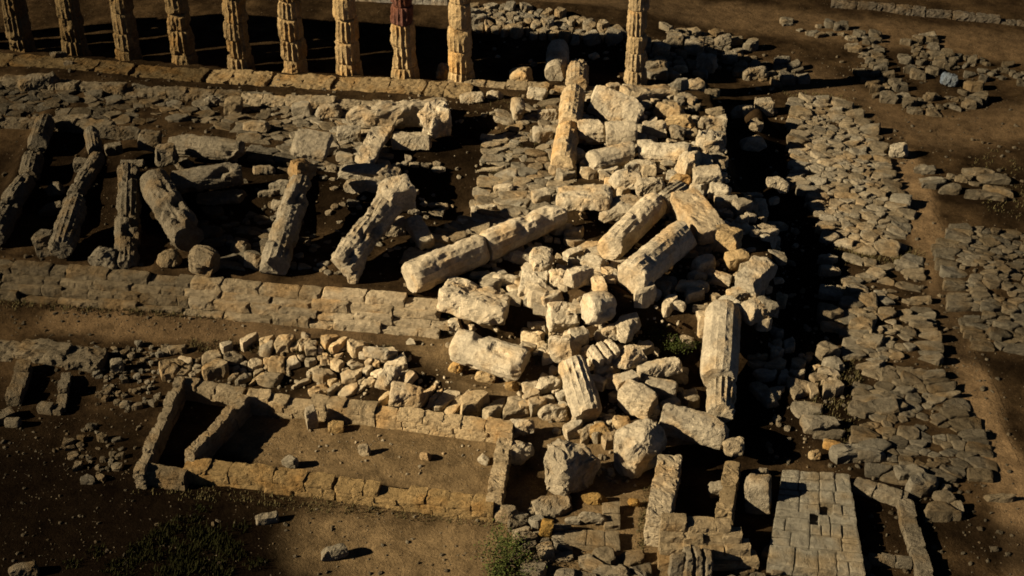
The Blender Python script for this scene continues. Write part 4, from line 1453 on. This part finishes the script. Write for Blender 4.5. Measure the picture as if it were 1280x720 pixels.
def shrub(px, py, rx, ry, rz, n, label, seed, ls=0.13, mat=None):
    p = HIT(px, py)
    root = empty('shrub', p)
    tag(root, label, 'shrub')
    v, f = leaf_cloud(seed, n, rx, ry, rz, ls)
    link('foliage', new_mesh('foliage', v, f, mat or M_LEAF), root)
    bm = bmesh.new()
    rs = random.Random(seed)
    for k in range(7):
        a, t = rs.uniform(0, 6.28), rs.uniform(0.2, 0.9)
        bmesh.ops.create_cone(bm, segments=6, radius1=0.035, radius2=0.012, depth=rz * 1.1, cap_ends=True,
                              matrix=Matrix.Rotation(a, 4, 'Z') @ Matrix.Rotation(t, 4, 'Y') @ Matrix.Translation((0, 0, rz * 0.5)))
    m2 = bpy.data.meshes.new('stem')
    bm.to_mesh(m2)
    bm.free()
    m2.materials.append(M_TWIG)
    link('stem', m2, root)


shrub(636, 706, 1.2, 1.5, 1.1, 2600, 'dark green bush at the bottom edge by the wall stub', 5)
shrub(556, 402, 0.45, 0.6, 0.5, 500, 'small green tuft under the platform edge by the tipped block', 6, 0.1)
shrub(838, 430, 1.6, 0.7, 0.5, 900, 'mossy green growth in the recess below the floor slabs', 7, 0.1)
shrub(880, 352, 0.5, 0.4, 0.35, 260, 'tiny green weed below the largest leaning drum', 8, 0.08)


def grass(name, mat, polys, seed):
    rs = np.random.RandomState(seed)
    V, F_ = [], []
    for poly, cnt, hgt in polys:
        poly = np.array(poly, float)
        pts = rs.uniform(poly.min(0), poly.max(0), (cnt * 3, 2))
        pts = pts[poly_sdf(pts, poly) > 0][:cnt]
        for x, y in pts:
            p = HIT(x, y)
            for q in range(6):
                a, t = rs.uniform(0, 6.28), rs.uniform(0.1, 0.9)
                h = hgt * rs.uniform(0.5, 1.3)
                d = np.array([math.cos(a) * t, math.sin(a) * t, 1.0]) * h
                s = np.array([-math.sin(a), math.cos(a), 0]) * 0.025
                o = p + np.array([rs.normal() * 0.12, rs.normal() * 0.12, -0.03])
                b = len(V)
                V += [o - s, o + s, o + d * 0.6 + s * 0.6, o + d]
                F_.append((b, b + 1, b + 2, b + 3))
    me = new_mesh(name, np.array(V), F_, mat)
    tag(link(name, me), kind='stuff')


grass('scrub', M_SCRUB, [([(x + 14 * r * math.cos(t), y + 9 * r * math.sin(t)) for t in np.linspace(0, 6.2, 9)], int(26 * r * r), 0.16 + 0.07 * r) for x, y, r in [(205, 668, 1.5), (236, 655, 1.2), (262, 676, 1.9), (180, 690, 1.7), (225, 700, 2.1), (290, 690, 1.3), (300, 660, 0.8), (150, 712, 1.4), (268, 712, 1.6), (205, 722, 1.3), (320, 706, 0.9), (120, 690, 0.8), (90, 705, 0.7), (250, 636, 0.7)]], 4)
grass('dry_grass', M_DRY, [([(320, 385), (560, 408), (560, 420), (330, 402)], 700, 0.28),
       ([(0, 365), (300, 388), (320, 402), (0, 384)], 350, 0.25), ([(660, 460), (690, 420), (700, 440)], 60, 0.25),
       ([(1000, 430), (1080, 440), (1070, 560), (1020, 540)], 260, 0.22), ([(1040, 310), (1160, 315), (1150, 330), (1040, 330)], 160, 0.22),
       ([(165, 600), (230, 606), (615, 645), (640, 660), (400, 640), (165, 618)], 330, 0.16), ([(1165, 440), (1230, 560), (1180, 480)], 140, 0.2),
       ([(590, 120), (700, 120), (690, 250), (620, 290)], 240, 0.18), ([(960, 110), (1060, 120), (1100, 170), (1060, 150)], 160, 0.2),
       ([(800, 655), (812, 600), (800, 720)], 60, 0.2), ([(230, 425), (480, 432), (500, 440), (230, 440)], 160, 0.2), ([(1220, 180), (1280, 200), (1280, 280), (1210, 260)], 90, 0.16)], 3)

# ================================================================== light
SUN_EL, SUN_AZ = 27.0, 14.0                                          # shadows run to the right and a little away
w = bpy.data.worlds.new('World')
sc.world = w
w.use_nodes = True
nt = w.node_tree
sky = nt.nodes.new('ShaderNodeTexSky')
sky.sky_type = 'NISHITA'
sky.sun_disc = False
ds = np.array([math.cos(R_(SUN_AZ)), math.sin(R_(SUN_AZ))])         # where the shadows point
sdir = Vector((-ds[0] * math.cos(R_(SUN_EL)), -ds[1] * math.cos(R_(SUN_EL)), math.sin(R_(SUN_EL))))
sky.sun_elevation = R_(SUN_EL)
sky.sun_rotation = math.atan2(sdir.x, sdir.y)
sky.air_density = 0.12
sky.dust_density = 0.0
sky.ozone_density = 0.5
bg = nt.nodes['Background']
bg.inputs['Strength'].default_value = 0.05
nt.links.new(sky.outputs[0], bg.inputs['Color'])
ld = bpy.data.lights.new('sun', 'SUN')
ld.energy = 5.0
ld.angle = R_(0.5)
ld.color = (1.0, 0.87, 0.66)
lo = bpy.data.objects.new('sun', ld)
C.objects.link(lo)
lo.rotation_euler = sdir.to_track_quat('Z', 'Y').to_euler()
lo.location = (-60, -20, 60)

# ================================================================== camera and output
cd = bpy.data.cameras.new('camera')
cd.sensor_width = 36
cd.lens = F / 1280 * 36
cd.clip_end = 6000
co = bpy.data.objects.new('camera', cd)
C.objects.link(co)
co.location = tuple(CAM)
co.rotation_euler = (math.pi / 2 - PITCH, 0, 0)
sc.camera = co
sc.cycles.filter_width = 1.7
sc.view_settings.view_transform = 'Standard'
sc.view_settings.look = 'None'
sc.view_settings.exposure = 1.38
sc.view_settings.gamma = 1.0
sc.view_settings.use_curve_mapping = False
